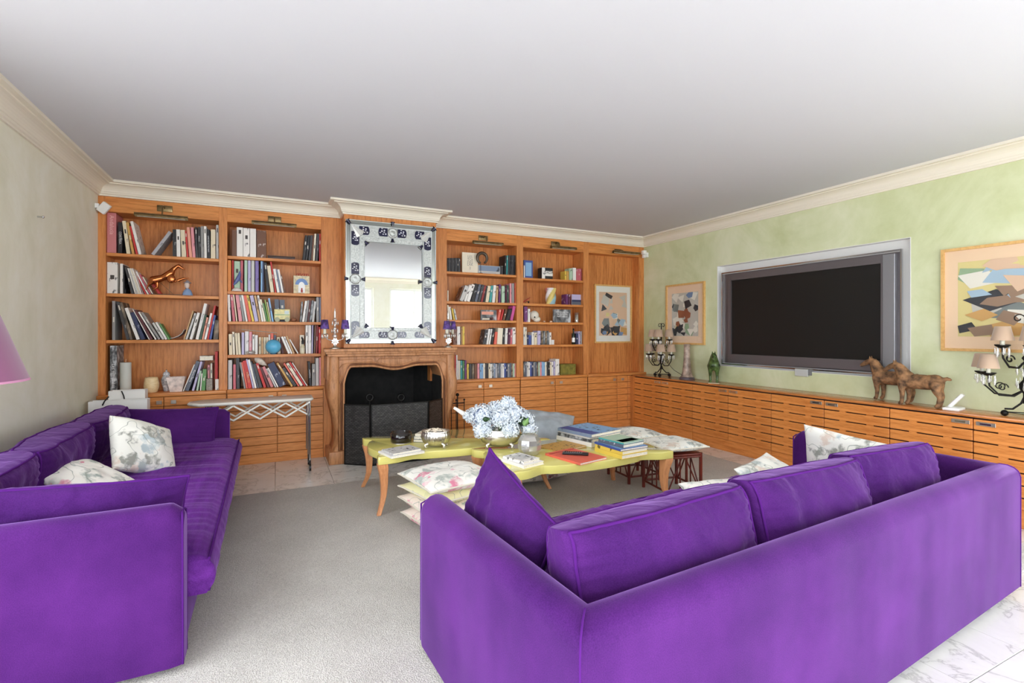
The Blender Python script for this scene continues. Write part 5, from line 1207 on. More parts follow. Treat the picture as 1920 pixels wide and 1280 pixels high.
# horses
def horse(name, o, yaw, S, mat, label, base=None, headz=0.0, group=None):
    t = thing(name, o, label, 'statue', group, rz=yaw)
    tb = [[(-.33, 0, .60, .18), (-.15, 0, .58, .172), (.08, 0, .58, .172), (.25, 0, .61, .19)],
          [(.25, 0, .66, .18), (.33, 0, .78, .145), (.40, 0, .89 + headz, .11), (.47, 0, .95 + headz, .085), (.57, 0, .915 + headz, .068), (.67, 0, .85 + headz, .052), (.71, 0, .825 + headz, .046)],
          [(-.46, 0, .66, .06), (-.55, 0, .70, .042), (-.61, 0, .68, .036)]]
    for s_ in (-1, 1):
        tb.append([(.27 + .02 * s_, .09 * s_, .56, .11), (.27 + .02 * s_, .105 * s_, .40, .068), (.26 + .02 * s_, .105 * s_, .26, .05), (.27 + .02 * s_, .105 * s_, .10, .042), (.30 + .02 * s_, .105 * s_, .05, .050)])
        tb.append([(-.36 - .02 * s_, .09 * s_, .54, .13), (-.38 - .02 * s_, .105 * s_, .40, .085), (-.44 - .02 * s_, .105 * s_, .27, .05), (-.41 - .02 * s_, .105 * s_, .10, .042), (-.38 - .02 * s_, .105 * s_, .05, .050)])
    blob('body', [[tuple(x * S for x in p) for p in c] for c in tb], mat, t, S * .02)
    part('saddle', MB().loft([[Vector((x, .179 * math.cos(R(a_)), .58 + .179 * math.sin(R(a_)))) * S for a_ in range(-20, 201, 20)] for x in (-.15, -.02, .12)], caps=False, closed_ring=False), mat, t)
    for s_ in (-1, 1): part('ear', MB().lathe([(.022 * S, 0), (.015 * S, .05 * S), (.0001, .085 * S)], 8, Vector((.49, .04 * s_, 1.0 + headz)) * S), mat, t)
    part('mane', MB().tube([Vector((.20, 0, .80)) * S, Vector((.28, 0, .90)) * S, Vector((.38, 0, 1.0 + headz)) * S], [.03 * S, .034 * S, .02 * S], 8), mat, t)
    if base: part('plinth', rbox(-.42 * S, .42 * S, -.17 * S, .17 * S, -.0, .02 * S), base, t)
    return t
yh = onX(1722, 745, 4.705).y
horse('clay_horse', (4.705, yh, ZT), R(90), .345, TERRA, 'brown clay horse statue with bowed head, nearer the white phone', group='pair of brown clay horses')
yh2 = onX(1672, 740, 4.858).y
horse('clay_horse', (4.858, yh2, ZT), R(90), .345, TERRA, 'brown clay horse statue with raised head, further from the phone', headz=.05, group='pair of brown clay horses')
yg = onX(1341, 700, 4.79).y
horse('glazed_horse', (4.765, yg, ZT), R(222), .355, GREENC, 'green glazed horse statue facing into the room left of television', base=M('pale_clay', (206, 190, 160), .7))
# phone
yp = onX(1788, 755, 4.75).y; o = Vector((4.76, yp, ZT)); t = thing('cordless_phone', o, 'white cordless phone resting in its cradle', 'phone', rz=R(8))
part('cradle', MB().prism([(-.09, -.05), (.05, -.055), (.075, -.03), (.075, .03), (.05, .055), (-.09, .05)], 0, .022), WPLA, t, bevel=.006, seg=2)
m4 = Matrix.Translation((0, .03, .018)) @ Matrix.Rotation(R(38), 4, 'X')
hs = part('handset', MB().box(-.024, .024, -.012, .012, 0, .135, m=m4), WPLA, t, bevel=.007, seg=3)
part('display', MB().box(-.016, .016, .0115, .0135, .085, .115, m=m4), M('phone_display', (90, 92, 92), .3), hs)
mb = MB()
for i in range(3):
    for j in range(4): mb.box(-.015 + i * .011, -.008 + i * .011, .0115, .0135, .02 + j * .014, .029 + j * .014, m=m4)
part('keypad', mb, M('phone_keys', (206, 206, 204), .4), hs)
# ------------------------------------------------------------------ sofas
from mathutils import noise as nz
def sofa(name, o, rz, L, D, H, label, offrug, tw=.125, seat_over=.07):
    t = thing(name, o, label, 'sofa', 'pair of purple velvet sofas', rz=rz); ORIG[t] = Vector()
    z0 = .03
    # shell: rounded wall of constant thickness running arm - back - arm
    def prof(hs, ins):
        r = tw / 2; pts = [(ins, z0)]
        for k in range(9):
            a_ = math.pi * k / 8
            pts.append((r - (r - ins) * math.cos(a_), hs - r + (r) * math.sin(a_)))
        pts.append((tw - ins, z0)); return pts
    path = []; rr = .045
    ends = [(.0, rr * .98), (.012, rr * .55), (.03, rr * .25), (.042, rr * .05), (rr + .01, 0)]
    # left arm from the front to the back, then along the back, then the right arm
    st = [((0, D - s_), dz) for s_, dz in ends] + [((0, y_), 0) for y_ in (D * .75, D * .5, D * .25)] + [((0, 0), 0)]
    st += [((L * k / 8, 0), 0) for k in range(1, 8)] + [((L, 0), 0)] + [((L, y_), 0) for y_ in (D * .25, D * .5, D * .75)] + [((L, D - s_), dz) for s_, dz in reversed(ends)]
    pl = [p for p, _ in st]; mb = MB(); rings = []
    n = len(pl)
    for i, (p, dz) in enumerate(st):
        p_ = Vector(p)
        d0 = (p_ - Vector(pl[i - 1])).normalized() if i else (Vector(pl[1]) - p_).normalized()
        d1 = (Vector(pl[i + 1]) - p_).normalized() if i < n - 1 else d0
        n0 = Vector((-d0.y, d0.x)); n1 = Vector((-d1.y, d1.x)); b = (n0 + n1) / (1 + n0.dot(n1))
        ins = dz * .32
        rings.append([Vector((p_.x + b.x * q, p_.y + b.y * q, z)) for q, z in prof(H - dz, ins)])
    mb.loft(rings); sh = part('velvet_shell', mb, VELVET, t)
    try: sh.data.set_sharp_from_angle(angle=R(60))
    except Exception: pass
    for cx in (0, L):   # mitre seams and end piping
        s_ = 1 if cx == 0 else -1
        part('corner_seam', MB().tube([Vector((cx - s_ * .0005, -.0005, z0)), Vector((cx - s_ * .0005, -.0005, H * .6)), Vector((cx - s_ * .0005, -.0005, H - tw * .5)), Vector((cx + s_ * tw * .05, tw * .05, H - tw * .26)), Vector((cx + s_ * tw * .15, tw * .15, H - tw * .12)), Vector((cx + s_ * tw * .3, tw * .3, H - tw * .03)), Vector((cx + s_ * tw * .5, tw * .5, H + .001)), Vector((cx + s_ * tw * .9, tw * .9, H - tw * .2))], .003, 6), PIPING, t)
        xs_ = (cx + s_ * .012, cx + s_ * (tw - .012))
        part('arm_piping', MB().tube([Vector((xs_[0], D - .002, z0)), Vector((xs_[0], D - .004, H - rr)), Vector((cx + s_ * tw * .3, D - .008, H - rr + .012)), Vector((cx + s_ * tw * .7, D - .008, H - rr + .012)), Vector((xs_[1], D - .004, H - rr)), Vector((xs_[1], D - .002, z0))], .004, 6), PIPING, t)
    part('seat_base', rbox(tw + .002, L - tw - .002, tw + .002, D - .01, z0, .235), VELVET, t, bevel=.02, seg=3)
    for x_ in (.08, L - .08):
        for y_ in (.08, D - .08): part('foot', MB().cyl((x_, y_, -.0145 if offrug(x_, y_) else 0), (x_, y_, z0 + .002), .025, n=12), BLACKP, t)
    # one long puffy seat mattress with pleated top
    x0, x1, y0, y1, zb, zt = tw + .006, L - tw - .006, tw + .006, D + seat_over, .237, .43
    nx, ny = 170, 26; vs = []; fs = []
    def seat_z(u, v):
        e = min(1, ((1 - abs(2 * v - 1) ** 6)) ** .5) * min(1, (1 - abs(2 * u - 1) ** 24) ** .5)
        x_ = x0 + (x1 - x0) * u; y_ = y0 + (y1 - y0) * v
        wr = .012 * nz.noise(Vector((x_ * 11, y_ * 1.5, 3.1))) + .012 * nz.noise(Vector((x_ * 24, y_ * 2.0, 7.7))) + .010 * nz.noise(Vector((x_ * 2.5, y_ * 2.5, 1.0)))
        return zt - .05 + .05 * e + wr * e
    for i in range(nx + 1):
        for j in range(ny + 1):
            u, v = i / nx, j / ny; vs.append(Vector((x0 + (x1 - x0) * u, y0 + (y1 - y0) * v, seat_z(u, v))))
    W_ = ny + 1
    fs = [(i * W_ + j, (i + 1) * W_ + j, (i + 1) * W_ + j + 1, i * W_ + j + 1) for i in range(nx) for j in range(ny)]
    mb = MB(); mb.add(vs, fs, True)
    per = [i * W_ for i in range(nx + 1)] + [nx * W_ + j for j in range(1, ny + 1)] + [i * W_ + ny for i in range(nx - 1, -1, -1)] + [j for j in range(ny - 1, 0, -1)]
    P = [vs[k] for k in per]
    lev = [P]
    for f, bulge in ((.25, .022), (.5, .03), (.75, .022), (1.0, -.005)):
        ring = []
        for p in P:
            fr = 1 if abs(p.y - y1) < 1e-6 else 0
            wv = .006 * nz.noise(Vector((p.x * 14, p.y * 3, f * 3)))
            ring.append(Vector((p.x, p.y + (bulge + wv) * fr, p.z + (zb - p.z) * f)))
        lev.append(ring)
    mb.loft(lev, caps=False); mb.add(lev[-1], [tuple(range(len(P)))], False)
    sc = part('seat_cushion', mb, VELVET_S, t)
    fr = [vs[i * W_ + ny] + Vector((0, .006, .003)) for i in range(nx + 1)]
    part('piping', MB().tube(fr, .006, 6), PIPING, sc)
    part('piping', MB().tube([Vector((p.x, p.y + .0, zb + .012)) for p in fr], .005, 6), PIPING, sc)
    return t
SH = .67
sofa('velvet_sofa', (-1.480, 5.14, .0145), R(-89), 2.86, 1.10, SH - .0145, 'long purple velvet sofa along the left wall', lambda x, y: x < .5)
SRo, SRa = Vector((.625, .945, 0)), R(4.2)
sofa('velvet_sofa', SRo + Vector((0, 0, .0145)), SRa, 2.84, 1.115, SH - .0145, 'long purple velvet sofa with its back to the camera', lambda x, y: y < .5)
def SR(x, y, z): return SRo + Vector((x * math.cos(SRa) - y * math.sin(SRa), x * math.sin(SRa) + y * math.cos(SRa), z))

# ------------------------------------------------------------------ cushions
def cushion(c, yaw, lean, roll, W, H, T, mat, label, group, boxy=False, seed=0, pipe=True, pmat=None, name='cushion', pleat=.0, wr=1.0):
    """pillow in local XZ, thickness along Y; c is the centre in world space"""
    n = 44; rs = Vector((seed * 3.7, seed * 1.9, seed * 5.3))
    def P(u, v, s, pleat=pleat):
        pin = .0 if boxy else .055
        x = W / 2 * u * (1 - pin * (1 - abs(v) ** 2.2)); z = H / 2 * v * (1 - pin * (1 - abs(u) ** 2.2))
        e = (.22 if boxy else .42)
        k = max(0, (1 - u * u)) ** e * max(0, (1 - v * v)) ** e
        w_ = (.030 * nz.noise(Vector((x * 4, z * 4, s * 2)) + rs) + .016 * nz.noise(Vector((x * 9 + z * 4, z * 9 - x * 4, s * 2)) + rs) + .006 * nz.noise(Vector((x * 24, z * 20, s)) + rs)) * wr
        ed = (1 - k) * k * 4
        pl = pleat * ed * (math.sin(u * 46 + 3 * nz.noise(Vector((u * 3, v, seed)))) * (abs(v) > abs(u)) + math.sin(v * 30) * (abs(u) >= abs(v)))
        return Vector((x, s * (T / 2 * k * (1 + .0) + (w_ + pl) * k), z))
    mb = MB(); W_ = n + 1
    def par(i):   # denser towards the edges
        return math.sin((i / n - .5) * math.pi)
    for s in (-1, 1):
        vs = [P(par(i), par(j), s) for i in range(W_) for j in range(W_)]
        fs = [(i * W_ + j, (i + 1) * W_ + j, (i + 1) * W_ + j + 1, i * W_ + j + 1) for i in range(n) for j in range(n)]
        mb.add(vs, fs, True)
    me_obj_loc = Vector(c); rot = Matrix.Rotation(yaw, 4, 'Z') @ Matrix.Rotation(lean, 4, 'X') @ Matrix.Rotation(roll, 4, 'Y')
    bm_me = mb.mesh(name, mat)
    b = bmesh.new(); b.from_mesh(bm_me); bmesh.ops.remove_doubles(b, verts=b.verts, dist=1e-5); bmesh.ops.recalc_face_normals(b, faces=b.faces); b.to_mesh(bm_me); b.free()
    o = link(name, bm_me); o.matrix_world = Matrix.Translation(me_obj_loc) @ rot; ORIG[o] = Vector()
    tag(o, label, 'cushion', group)
    if pipe:
        q = [par(i) for i in range(0, W_, 1)]
        for s in ((-1, 1) if boxy else (0,)):
            k_ = .955 if boxy else 1.0
            per = [(a, -1) for a in q] + [(1, a) for a in q[1:]] + [(a, 1) for a in q[::-1][1:]] + [(-1, a) for a in q[::-1][1:-1]]
            pts = []
            for (a, b_) in per:
                p = P(a * k_, b_ * k_, s if s else 1, 0)
                if not s: p.y = 0
                pts.append(p)
            pp = part('piping', MB().tube(pts, .006, 6, closed=True), pmat or PIPING, o)
    return o
GL, GR_, GF = 'purple back cushions on the left sofa', 'purple cushions on the near sofa', 'floral cushions'
# left sofa: back cushions against the wall side
for i, (yc, lab) in enumerate(((4.585, 'plump purple velvet back cushion at the far end of left sofa'), (3.73, 'plump purple velvet back cushion in the middle of left sofa'), (2.875, 'sunlit purple velvet back cushion at the near end of left sofa'))):
    cushion((-1.185, yc, .592), R(90), R(11), R(rnd.uniform(-1, 1)), .85, .34, .27, VELVET_C, lab, GL, boxy=True, seed=i + 1, pleat=.006)
cushion((-.79, 4.90, .545), R(-2), R(-18), R(2), .66, .36, .18, VELVET_C, 'dark purple velvet cushion leaning on the far arm of left sofa', GL, seed=5, pleat=.008, wr=1.3)
cushion((-.71, 2.545, .570), R(182), R(-15), R(-3), .72, .38, .19, VELVET_C, 'purple velvet cushion leaning on the near arm of left sofa', GL, seed=6, pleat=.007, wr=1.4)
cushion((-.80, 4.02, .585), R(60), R(-34), R(28), .42, .40, .19, FLOR_B, 'grey floral linen cushion standing in the middle of left sofa', GF, seed=7, pipe=False)
cushion((-.93, 3.50, .515), R(80), R(-62), R(10), .42, .40, .14, FLOR_A, 'pink floral linen cushion lying behind the near arm cushion', GF, seed=8, pipe=False)
# near sofa
def rc(x, y, z, yaw, lean, roll, W, H, T, mat, lab, grp, **k):
    return cushion(SR(x, y, z), SRa + R(yaw), R(lean), R(roll), W, H, T, mat, lab, grp, **k)
rc(.56, .285, .595, 180, 10, 1, .82, .36, .26, VELVET_C, 'large purple velvet back cushion at the left corner of near sofa', GR_, boxy=True, seed=11, pleat=.006)
rc(1.40, .285, .60, 180, 10, -1, .80, .36, .26, VELVET_C, 'large purple velvet back cushion in the middle of near sofa', GR_, boxy=True, seed=12, pleat=.006)
rc(2.12, .29, .60, 172, 10, 1, .62, .36, .25, VELVET_C, 'purple velvet back cushion nearest the far arm of near sofa', GR_, boxy=True, seed=13, pleat=.006)
rc(.215, .76, .562, 90, 10, -15, .56, .47, .21, VELVET_C, 'purple velvet cushion standing corner-up on left arm of near sofa', GR_, seed=14, pleat=.008, wr=1.7)
rc(2.555, .70, .565, -90, 14, 5, .46, .37, .14, FLOR_B, 'white floral cushion leaning on the far arm of near sofa', GF, seed=15, pipe=False)
rc(1.90, .68, .525, 186, 58, 6, .42, .40, .13, FLOR_B, 'white floral cushion lying before the middle back cushion', GF, seed=16, pipe=False)
rc(1.47, .66, .495, 178, 66, -6, .42, .38, .12, FLOR_A, 'pale floral cushion on the seat left of middle back cushion', GF, seed=17, pipe=False)
rc(.66, .70, .475, 170, 74, 10, .38, .34, .10, FLOR_A, 'pale floral cushion on the seat beside corner-up purple cushion', GF, seed=18, pipe=False)
# ------------------------------------------------------------------ coffee tables
TZ = .44
def scallop(s):
    m_ = min(s, 1 - s)
    if m_ < .07: return 0.0
    if m_ < .20: f = (m_ - .07) / .13; return .06 * (f * f * (3 - 2 * f))
    if m_ < .235: return .06 - .03 * (m_ - .20) / .035
    f = (m_ - .235) / .265; return .03 * (1 - math.sin(f * math.pi / 2)) - .012 * math.sin(f * math.pi / 2)
def coffee_table(x0, x1, y0, y1, label, legs):
    t = thing('coffee_table', ((x0 + x1) / 2, (y0 + y1) / 2, .0145), label, 'table', 'lime lacquer coffee tables')
    N = 48; out = []
    L, D = x1 - x0, y1 - y0
    for k in range(N): s = k / N; out.append((x0 + L * s, y0 + scallop(s)))
    for k in range(N): s = k / N; out.append((x1 - scallop(s), y0 + D * s))
    for k in range(N): s = k / N; out.append((x1 - L * s, y1 - scallop(s)))
    for k in range(N): s = k / N; out.append((x0 + scallop(s), y1 - D * s))
    part('table_top', MB().prism(out, TZ - .058, TZ), LACQ, t, bevel=.004, seg=2)
    for sx, sy in legs:
        cx = x0 + .035 if sx < 0 else x1 - .035; cy = y0 + .035 if sy < 0 else y1 - .035
        rings = []
        for f in (0, .08, .2, .35, .5, .65, .8, .92, 1):
            z = .0145 + (TZ - .0735) * (1 - f); w_ = .034 - .019 * min(1, f * 1.15)
            if f < .12: w_ = .036
            sw = .020 * math.sin(f * math.pi * 1.15) - .030 * max(0, f - .72) / .28
            ox, oy = cx - sx * (sw - .0) * 1.0 * .8, cy - sy * (sw) * .8
            rings.append([Vector((ox + a * w_, oy + b * w_, z)) for a, b in ((-1, -1), (1, -1), (1, 1), (-1, 1))])
        part('leg', MB().loft(rings, smooth=False), LEGW, t, bevel=.003, seg=1)
    return t
coffee_table(.672, 2.12, 3.664, 4.415, 'rear lime lacquered coffee table holding the hydrangeas and silver bowl', ((-1, -1), (-1, 1), (1, 1), (1, -1)))
coffee_table(1.385, 2.765, 2.885, 3.636, 'front lime lacquered coffee table with scalloped edge and red binder', ((-1, -1), (-1, 1), (1, 1), (1, -1)))

def T(u, v, z=TZ): return onZ(u, v, z)
def wpx(p, w_): return w_ * (p.x * _s + p.y * _c) / F
# ashtray
o = T(752, 829); r = wpx(o, 19.5)
t = thing('black_dish', o, 'round black lacquer ashtray on the rear table', 'ashtray')
part('saucer', MB().lathe([(r * .9, 0), (r * .92, .004), (r * .5, .006)], 28, o), SILVER, t)
part('bowl', MB().lathe([(r * .95, .007), (r, .01), (r, .085), (r * .93, .088), (r * .90, .085), (r * .90, .03), (.0001, .028)], 36, o), M('black_lacquer_red', (26, 16, 16), .12, coat=.5), t)
# white papers on the left end
def flat_book(c, yaw, W, D, th, mat, label, z, name='book', group=None, deco=None, pages=PAPER):
    t = thing(name, (c[0], c[1], z), label, 'book' if name == 'book' else name.replace('_', ' '), group, rz=yaw); ORIG[t] = Vector()
    cth = min(.003, th * .15)
    cov = part('cover', MB().box(-W / 2, W / 2, -D / 2, D / 2, 0, cth).box(-W / 2, W / 2, -D / 2, D / 2, th - cth, th).box(-W / 2, -W / 2 + cth, -D / 2, D / 2, cth, th - cth), mat, t, bevel=.0008, seg=1)
    part('pages', rbox(-W / 2 + cth, W / 2 - .004, -D / 2 + .004, D / 2 - .004, cth, th - cth), pages, t)
    for (x0, x1, y0, y1, m) in deco or []: part('cover_print', rbox(-W / 2 + W * x0, -W / 2 + W * x1, -D / 2 + D * y0, -D / 2 + D * y1, th - .0002, th + .0005), m, cov)
    return t
def place3(a, b, c, z=TZ):
    P0, P1, P2 = onZ(*a, z), onZ(*b, z), onZ(*c, z); x = (P2 - P1); y = (P0 - P1)
    return ((P0 + P2) / 2).xy, math.degrees(math.atan2(x.y, x.x)), x.length, y.length
a, b_, c_ = T(712, 846), T(737, 860), T(797, 847)
cen = (a + c_) / 2; cen = Vector(((a.x + c_.x) / 2 + .02, (a.y + c_.y) / 2 + .03, 0))
(pc, py_, pw_, pd_) = place3((709, 849), (734, 860), (797, 849)); yaw = R(py_)
flat_book(pc, yaw, pw_, pd_, .016, book_mat('white', 0), 'lower white booklet at the left end of the rear table', TZ, group='white booklets')
flat_book(pc, yaw + R(2), pw_ * .86, pd_ * .8, .014, book_mat('pale grey', 1), 'upper white booklet with faint print at left end of rear table', TZ + .0165, group='white booklets')
# book stack behind the silver bowl
c0 = T(811, 826)
flat_book((c0.x, c0.y + .02), R(-35), .26, .19, .025, book_mat('charcoal', 0), 'dark bottom book of the pile behind the silver bowl', TZ, group='pile behind the silver bowl')
flat_book((c0.x, c0.y + .02), R(-33), .25, .185, .022, book_mat('pale grey', 1), 'middle grey book of the pile behind the silver bowl', TZ + .0255, group='pile behind the silver bowl')
flat_book((c0.x + .005, c0.y + .02), R(-36), .24, .18, .02, book_mat('ivory', 0), 'top book with orange cover patch behind the silver bowl', TZ + .048, group='pile behind the silver bowl', deco=[(.15, .85, .2, .8, book_mat('coral', 0))])
# silver bowl of potpourri on feet
def footed_bowl(o, rx, ry, h, label, name, flute=.03, nf=24, rz=0.0, feet=4):
    t = thing(name, o, label, 'bowl', rz=rz); ORIG[t] = Vector(); k = h
    part('bowl', MB().lathe([(.25, .10 * k), (.55, .13 * k), (.85, .32 * k), (1.0, .62 * k), (.97, .82 * k), (.90, .90 * k), (.98, k), (.94, k), (.84, .86 * k), (.92, .62 * k), (.5, .2 * k), (.0001, .17 * k)], 72, (0, 0, 0), None, rx, ry, flute, nf), SILVER, t)
    for i in range(feet):
        a_ = math.pi / 4 + i * 2 * math.pi / feet; x, y = rx * .72 * math.cos(a_), ry * .72 * math.sin(a_); dx, dy = math.cos(a_), math.sin(a_)
        part('paw_foot', MB().tube([(x, y, .26 * k), (x + dx * .025, y + dy * .025, .20 * k), (x + dx * .012, y + dy * .012, .07 * k), (x + dx * .03, y + dy * .03, .008)], [.014, .011, .006, .010], 10), SILVER, t)
    return t
o = T(817, 838); sb_ = footed_bowl(o, .115, .085, .135, 'footed silver bowl heaped with pale petals', 'silver_bowl', rz=R(-25))
mb = MB()
for i in range(90):
    a_ = rnd.uniform(0, 6.28); q = math.sqrt(rnd.random()); zq = .118 + .03 * (1 - q * q)
    c_ = Vector((.095 * q * math.cos(a_), .068 * q * math.sin(a_), zq)); r_ = rnd.uniform(.008, .014)
    mb.ball(c_, r_, 6, 4, 1, rnd.uniform(.6, 1), rnd.uniform(.3, .6))
p_ = part('dried_petals', mb, M('pale_potpourri', (222, 206, 184), .8, var=.12, vscale=60), sb_); p_['kind'] = 'stuff'
# hydrangeas in a fluted silver jardiniere
o = T(937, 838); H_ = .15
footed_bowl(o, .165, .115, H_, 'fluted oval silver jardiniere holding blue hydrangeas', 'jardiniere', flute=.018, nf=36, rz=R(-25))
ctr = Vector((o.x, o.y, 0))
fw = (o.x * _s + o.y * _c)
def bloom_at(u, v, dy, r, i, lab):
    """flower head centred on a pixel at the jardiniere's distance, dy metres nearer or farther"""
    d = _ray(u, v); f0 = fw + dy; c = Vector((d[0] * f0, d[1] * f0, CAMZ + d[2] * f0))
    t = thing('hydrangea', (c.x, c.y, c.z - r), lab, 'flower', 'pale blue hydrangea heads'); mb = MB(); mc = MB(); n = int(150 * (r / .08) ** 1.4)
    for k in range(n):
        ph = math.acos(1 - 1.84 * (k + .5) / n); th_ = k * 2.39996
        nrm = Vector((math.sin(ph) * math.cos(th_), math.sin(ph) * math.sin(th_), math.cos(ph)))
        q = c + Vector((nrm.x, nrm.y, nrm.z * .88)) * r * rnd.uniform(.84, 1.10)
        x = nrm.cross(Vector((0, 0, 1)));  x = x.normalized() if x.length > .05 else Vector((1, 0, 0)); y = nrm.cross(x)
        ro = rnd.uniform(0, 1.57); s_ = rnd.uniform(.013, .019)
        for j in range(4):
            a_ = ro + j * math.pi / 2; e1 = x * math.cos(a_) + y * math.sin(a_); e2 = -x * math.sin(a_) + y * math.cos(a_)
            up = nrm * rnd.uniform(-.002, .009)
            mb.add([q, q + e1 * s_ * .6 + e2 * s_ * .45 + up, q + e1 * s_ * 1.05 + up * 1.6, q + e1 * s_ * .6 - e2 * s_ * .45 + up], [(0, 1, 2, 3)])
    hd = part('florets', mb, PETAL, t, fix=False); hd['kind'] = 'stuff'
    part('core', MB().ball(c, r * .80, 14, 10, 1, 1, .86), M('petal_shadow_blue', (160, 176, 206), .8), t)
    base = Vector((o.x, o.y, TZ + H_ * .5))
    part('stem', MB().tube([c - Vector((0, 0, r * .5)), c.lerp(base, .6) , base], .005, 6), STEM, t)
    return t
hl = [(905, 781, .0, .105, 'large hydrangea head at the left of the bouquet'), (940, 784, -.06, .085, 'hydrangea head low at the front centre'), (952, 757, .06, .062, 'topmost hydrangea head of the bouquet'), (965, 777, .0, .085, 'hydrangea head right of the bouquet centre'),
      (985, 786, .03, .07, 'hydrangea head at the upper right'), (993, 806, -.02, .062, 'hydrangea head drooping lowest on the right'), (884, 780, .04, .058, 'small hydrangea head at far left beside the white paper cone'), (906, 806, -.07, .072, 'hydrangea head over the left rim of jardiniere'), (957, 806, -.085, .066, 'hydrangea head over the right rim of jardiniere'), (932, 770, .07, .085, 'hydrangea head at the back of the bouquet')]
for i, (u, v, dy, r, lab) in enumerate(hl): bloom_at(u, v, dy, r, i, lab)
def leaf(u, v, dy, L, ang, mat, lab):
    d = _ray(u, v); f0 = fw + dy; c = Vector((d[0] * f0, d[1] * f0, CAMZ + d[2] * f0)); ex = Vector((_c, -_s, 0)); ez = Vector((0, 0, 1)); ey = Vector((-_s, -_c, 0))
    e1 = ex * math.cos(ang) + ez * math.sin(ang); e2 = -ex * math.sin(ang) + ez * math.cos(ang); K = 8; top = []; bot = []; mid = []
    for k in range(K + 1):
        f = k / K; w_ = L * .32 * math.sin(math.pi * f ** .8) + .0005; p = c + e1 * L * (f - .5) + ey * .012 * math.sin(math.pi * f)
        top.append(p + e2 * w_ + ey * .008); mid.append(p); bot.append(p - e2 * w_ + ey * .008)
    mb = MB(); rings = [[a, b, c2, b + Vector((0, 0, -.0015)) - ey * .001] for a, b, c2 in zip(top, mid, bot)]
    mb.loft(rings); solo('hydrangea_leaf', mb, mat, c, lab, 'leaf', 'leaves in the hydrangea bouquet')
leaf(981, 789, -.05, .11, R(-20), LEAF, 'broad dark hydrangea leaf at the right of the bouquet'); leaf(986, 790, -.075, .075, R(60), M('light_leaf', (130, 170, 100), .5), 'bright light green hydrangea leaf at the right'); leaf(912, 785, -.125, .06, R(5), LEAF, 'small dark hydrangea leaf peeping out at the left')
p = T(880, 800); d0 = _ray(851, 764); d1 = _ray(880, 782); f0 = fw + .06
pa, pb = Vector((d0[0] * f0, d0[1] * f0, CAMZ + d0[2] * f0)), Vector((d1[0] * f0, d1[1] * f0, CAMZ + d1[2] * f0))
solo('paper_cone', MB().tube([pa, pb], [.011, .026], 16), M('white_paper', (232, 226, 216), .7), pb, 'white rolled paper cone poking out left of the hydrangeas', 'paper')
# crystal globe vase
o = T(993, 853); r = .088
t = thing('crystal_vase', o, 'round faceted clear crystal vase in front of hydrangeas', 'vase')
prof_ = [(r * .4, 0), (r * .72, .012), (r * .95, r * .55), (r, r * .95), (r * .93, r * 1.35), (r * .72, r * 1.68), (r * .55, r * 1.8), (r * .52, r * 1.8), (r * .68, r * 1.64), (r * .88, r * 1.3), (r * .94, r * .9), (r * .86, r * .5), (r * .5, .02), (.0001, .018)]
mbv = MB().lathe(prof_, 18, o, None, 1, 1, .03, 9); mbv.sm = [False] * len(mbv.sm)
part('body', mbv, CRYSTAL, t)
# small white books, orange magazine, red binder with remote, two stacks
(c0, y0_, w0_, d0_) = place3((946, 864), (975, 880), (1014, 871))
flat_book(c0, R(y0_), w0_, d0_, .022, book_mat('white', 0), 'lower small white book beside the crystal vase', TZ, group='small white books')
flat_book((c0.x - .005, c0.y + .008), R(y0_ + 3), w0_ * .84, d0_ * .88, .018, book_mat('white', 1), 'upper small white book with pale cover beside crystal vase', TZ + .0225, group='small white books', deco=[(.12, .9, .2, .8, book_mat('pale grey', 1))])
(c0, y0_, w0_, d0_) = place3((1015, 836), (1040, 849), (1093, 838))
flat_book(c0, R(y0_), w0_, d0_, .008, book_mat('gold', 1), 'orange patterned magazine lying left of the book stacks', TZ, name='magazine')
(c0, y0_, w0_, d0_) = place3((1030, 852), (1080, 874), (1131, 862))
t = flat_book(c0, R(y0_), w0_, d0_, .016, book_mat('coral', 0), 'flat red ring binder on the front table', TZ, name='binder')
part('elastic', MB().tube([(-w0_ / 2, -.12 * 0 + d0_ * .38, .0165), (w0_ / 2, d0_ * .38, .0165)], .002, 6), book_mat('dark red', 0), t)
o = T(1079, 852, TZ + .017)
t = thing('remote_control', (o.x, o.y, TZ + .0175), 'black and silver remote control on the red binder', 'remote', rz=R(-38)); ORIG[t] = Vector()
rb = part('body', MB().box(-.095, .095, -.024, .024, 0, .016), BLACKP, t, bevel=.004, seg=2)
part('face_plate', rbox(-.088, .05, -.019, .019, .0155, .0175), TVS, rb)
mb = MB()
for i in range(8):
    for j in range(3): mb.box(-.08 + i * .016, -.07 + i * .016, -.015 + j * .011, -.008 + j * .011, .0175, .0195)
part('buttons', mb, BLACKP, rb)
def stack(pl, items, grp):
    c, yaw, W, D = pl; z = TZ
    for i, (fw_, fd_, th, dy_, colr, deco, nm) in enumerate(items):
        flat_book(c, R(yaw + dy_), W * fw_, D * fd_, th, book_mat(colr, 1 if i % 2 else 0), nm, z, group=grp, deco=deco); z += th + .0005
stack(place3((1051, 822), (1101, 840), (1160, 827)), [(1.0, 1.0, .034, 0, 'white', None, 'white bottom book of the far blue-topped stack'), (.97, .98, .026, 1, 'mottled grey', None, 'speckled grey book in the far blue-topped stack'), (.96, .95, .012, -2, 'pale grey', None, 'thin pale book under the blue book'), (.96, .97, .026, 0, 'blue-grey', [(.02, .3, .02, .98, book_mat('blue', 0)), (.3, .98, .02, .98, book_mat('light blue', 1))], 'blue landscape-cover book on top of the far stack')], 'far stack of books on the tables')
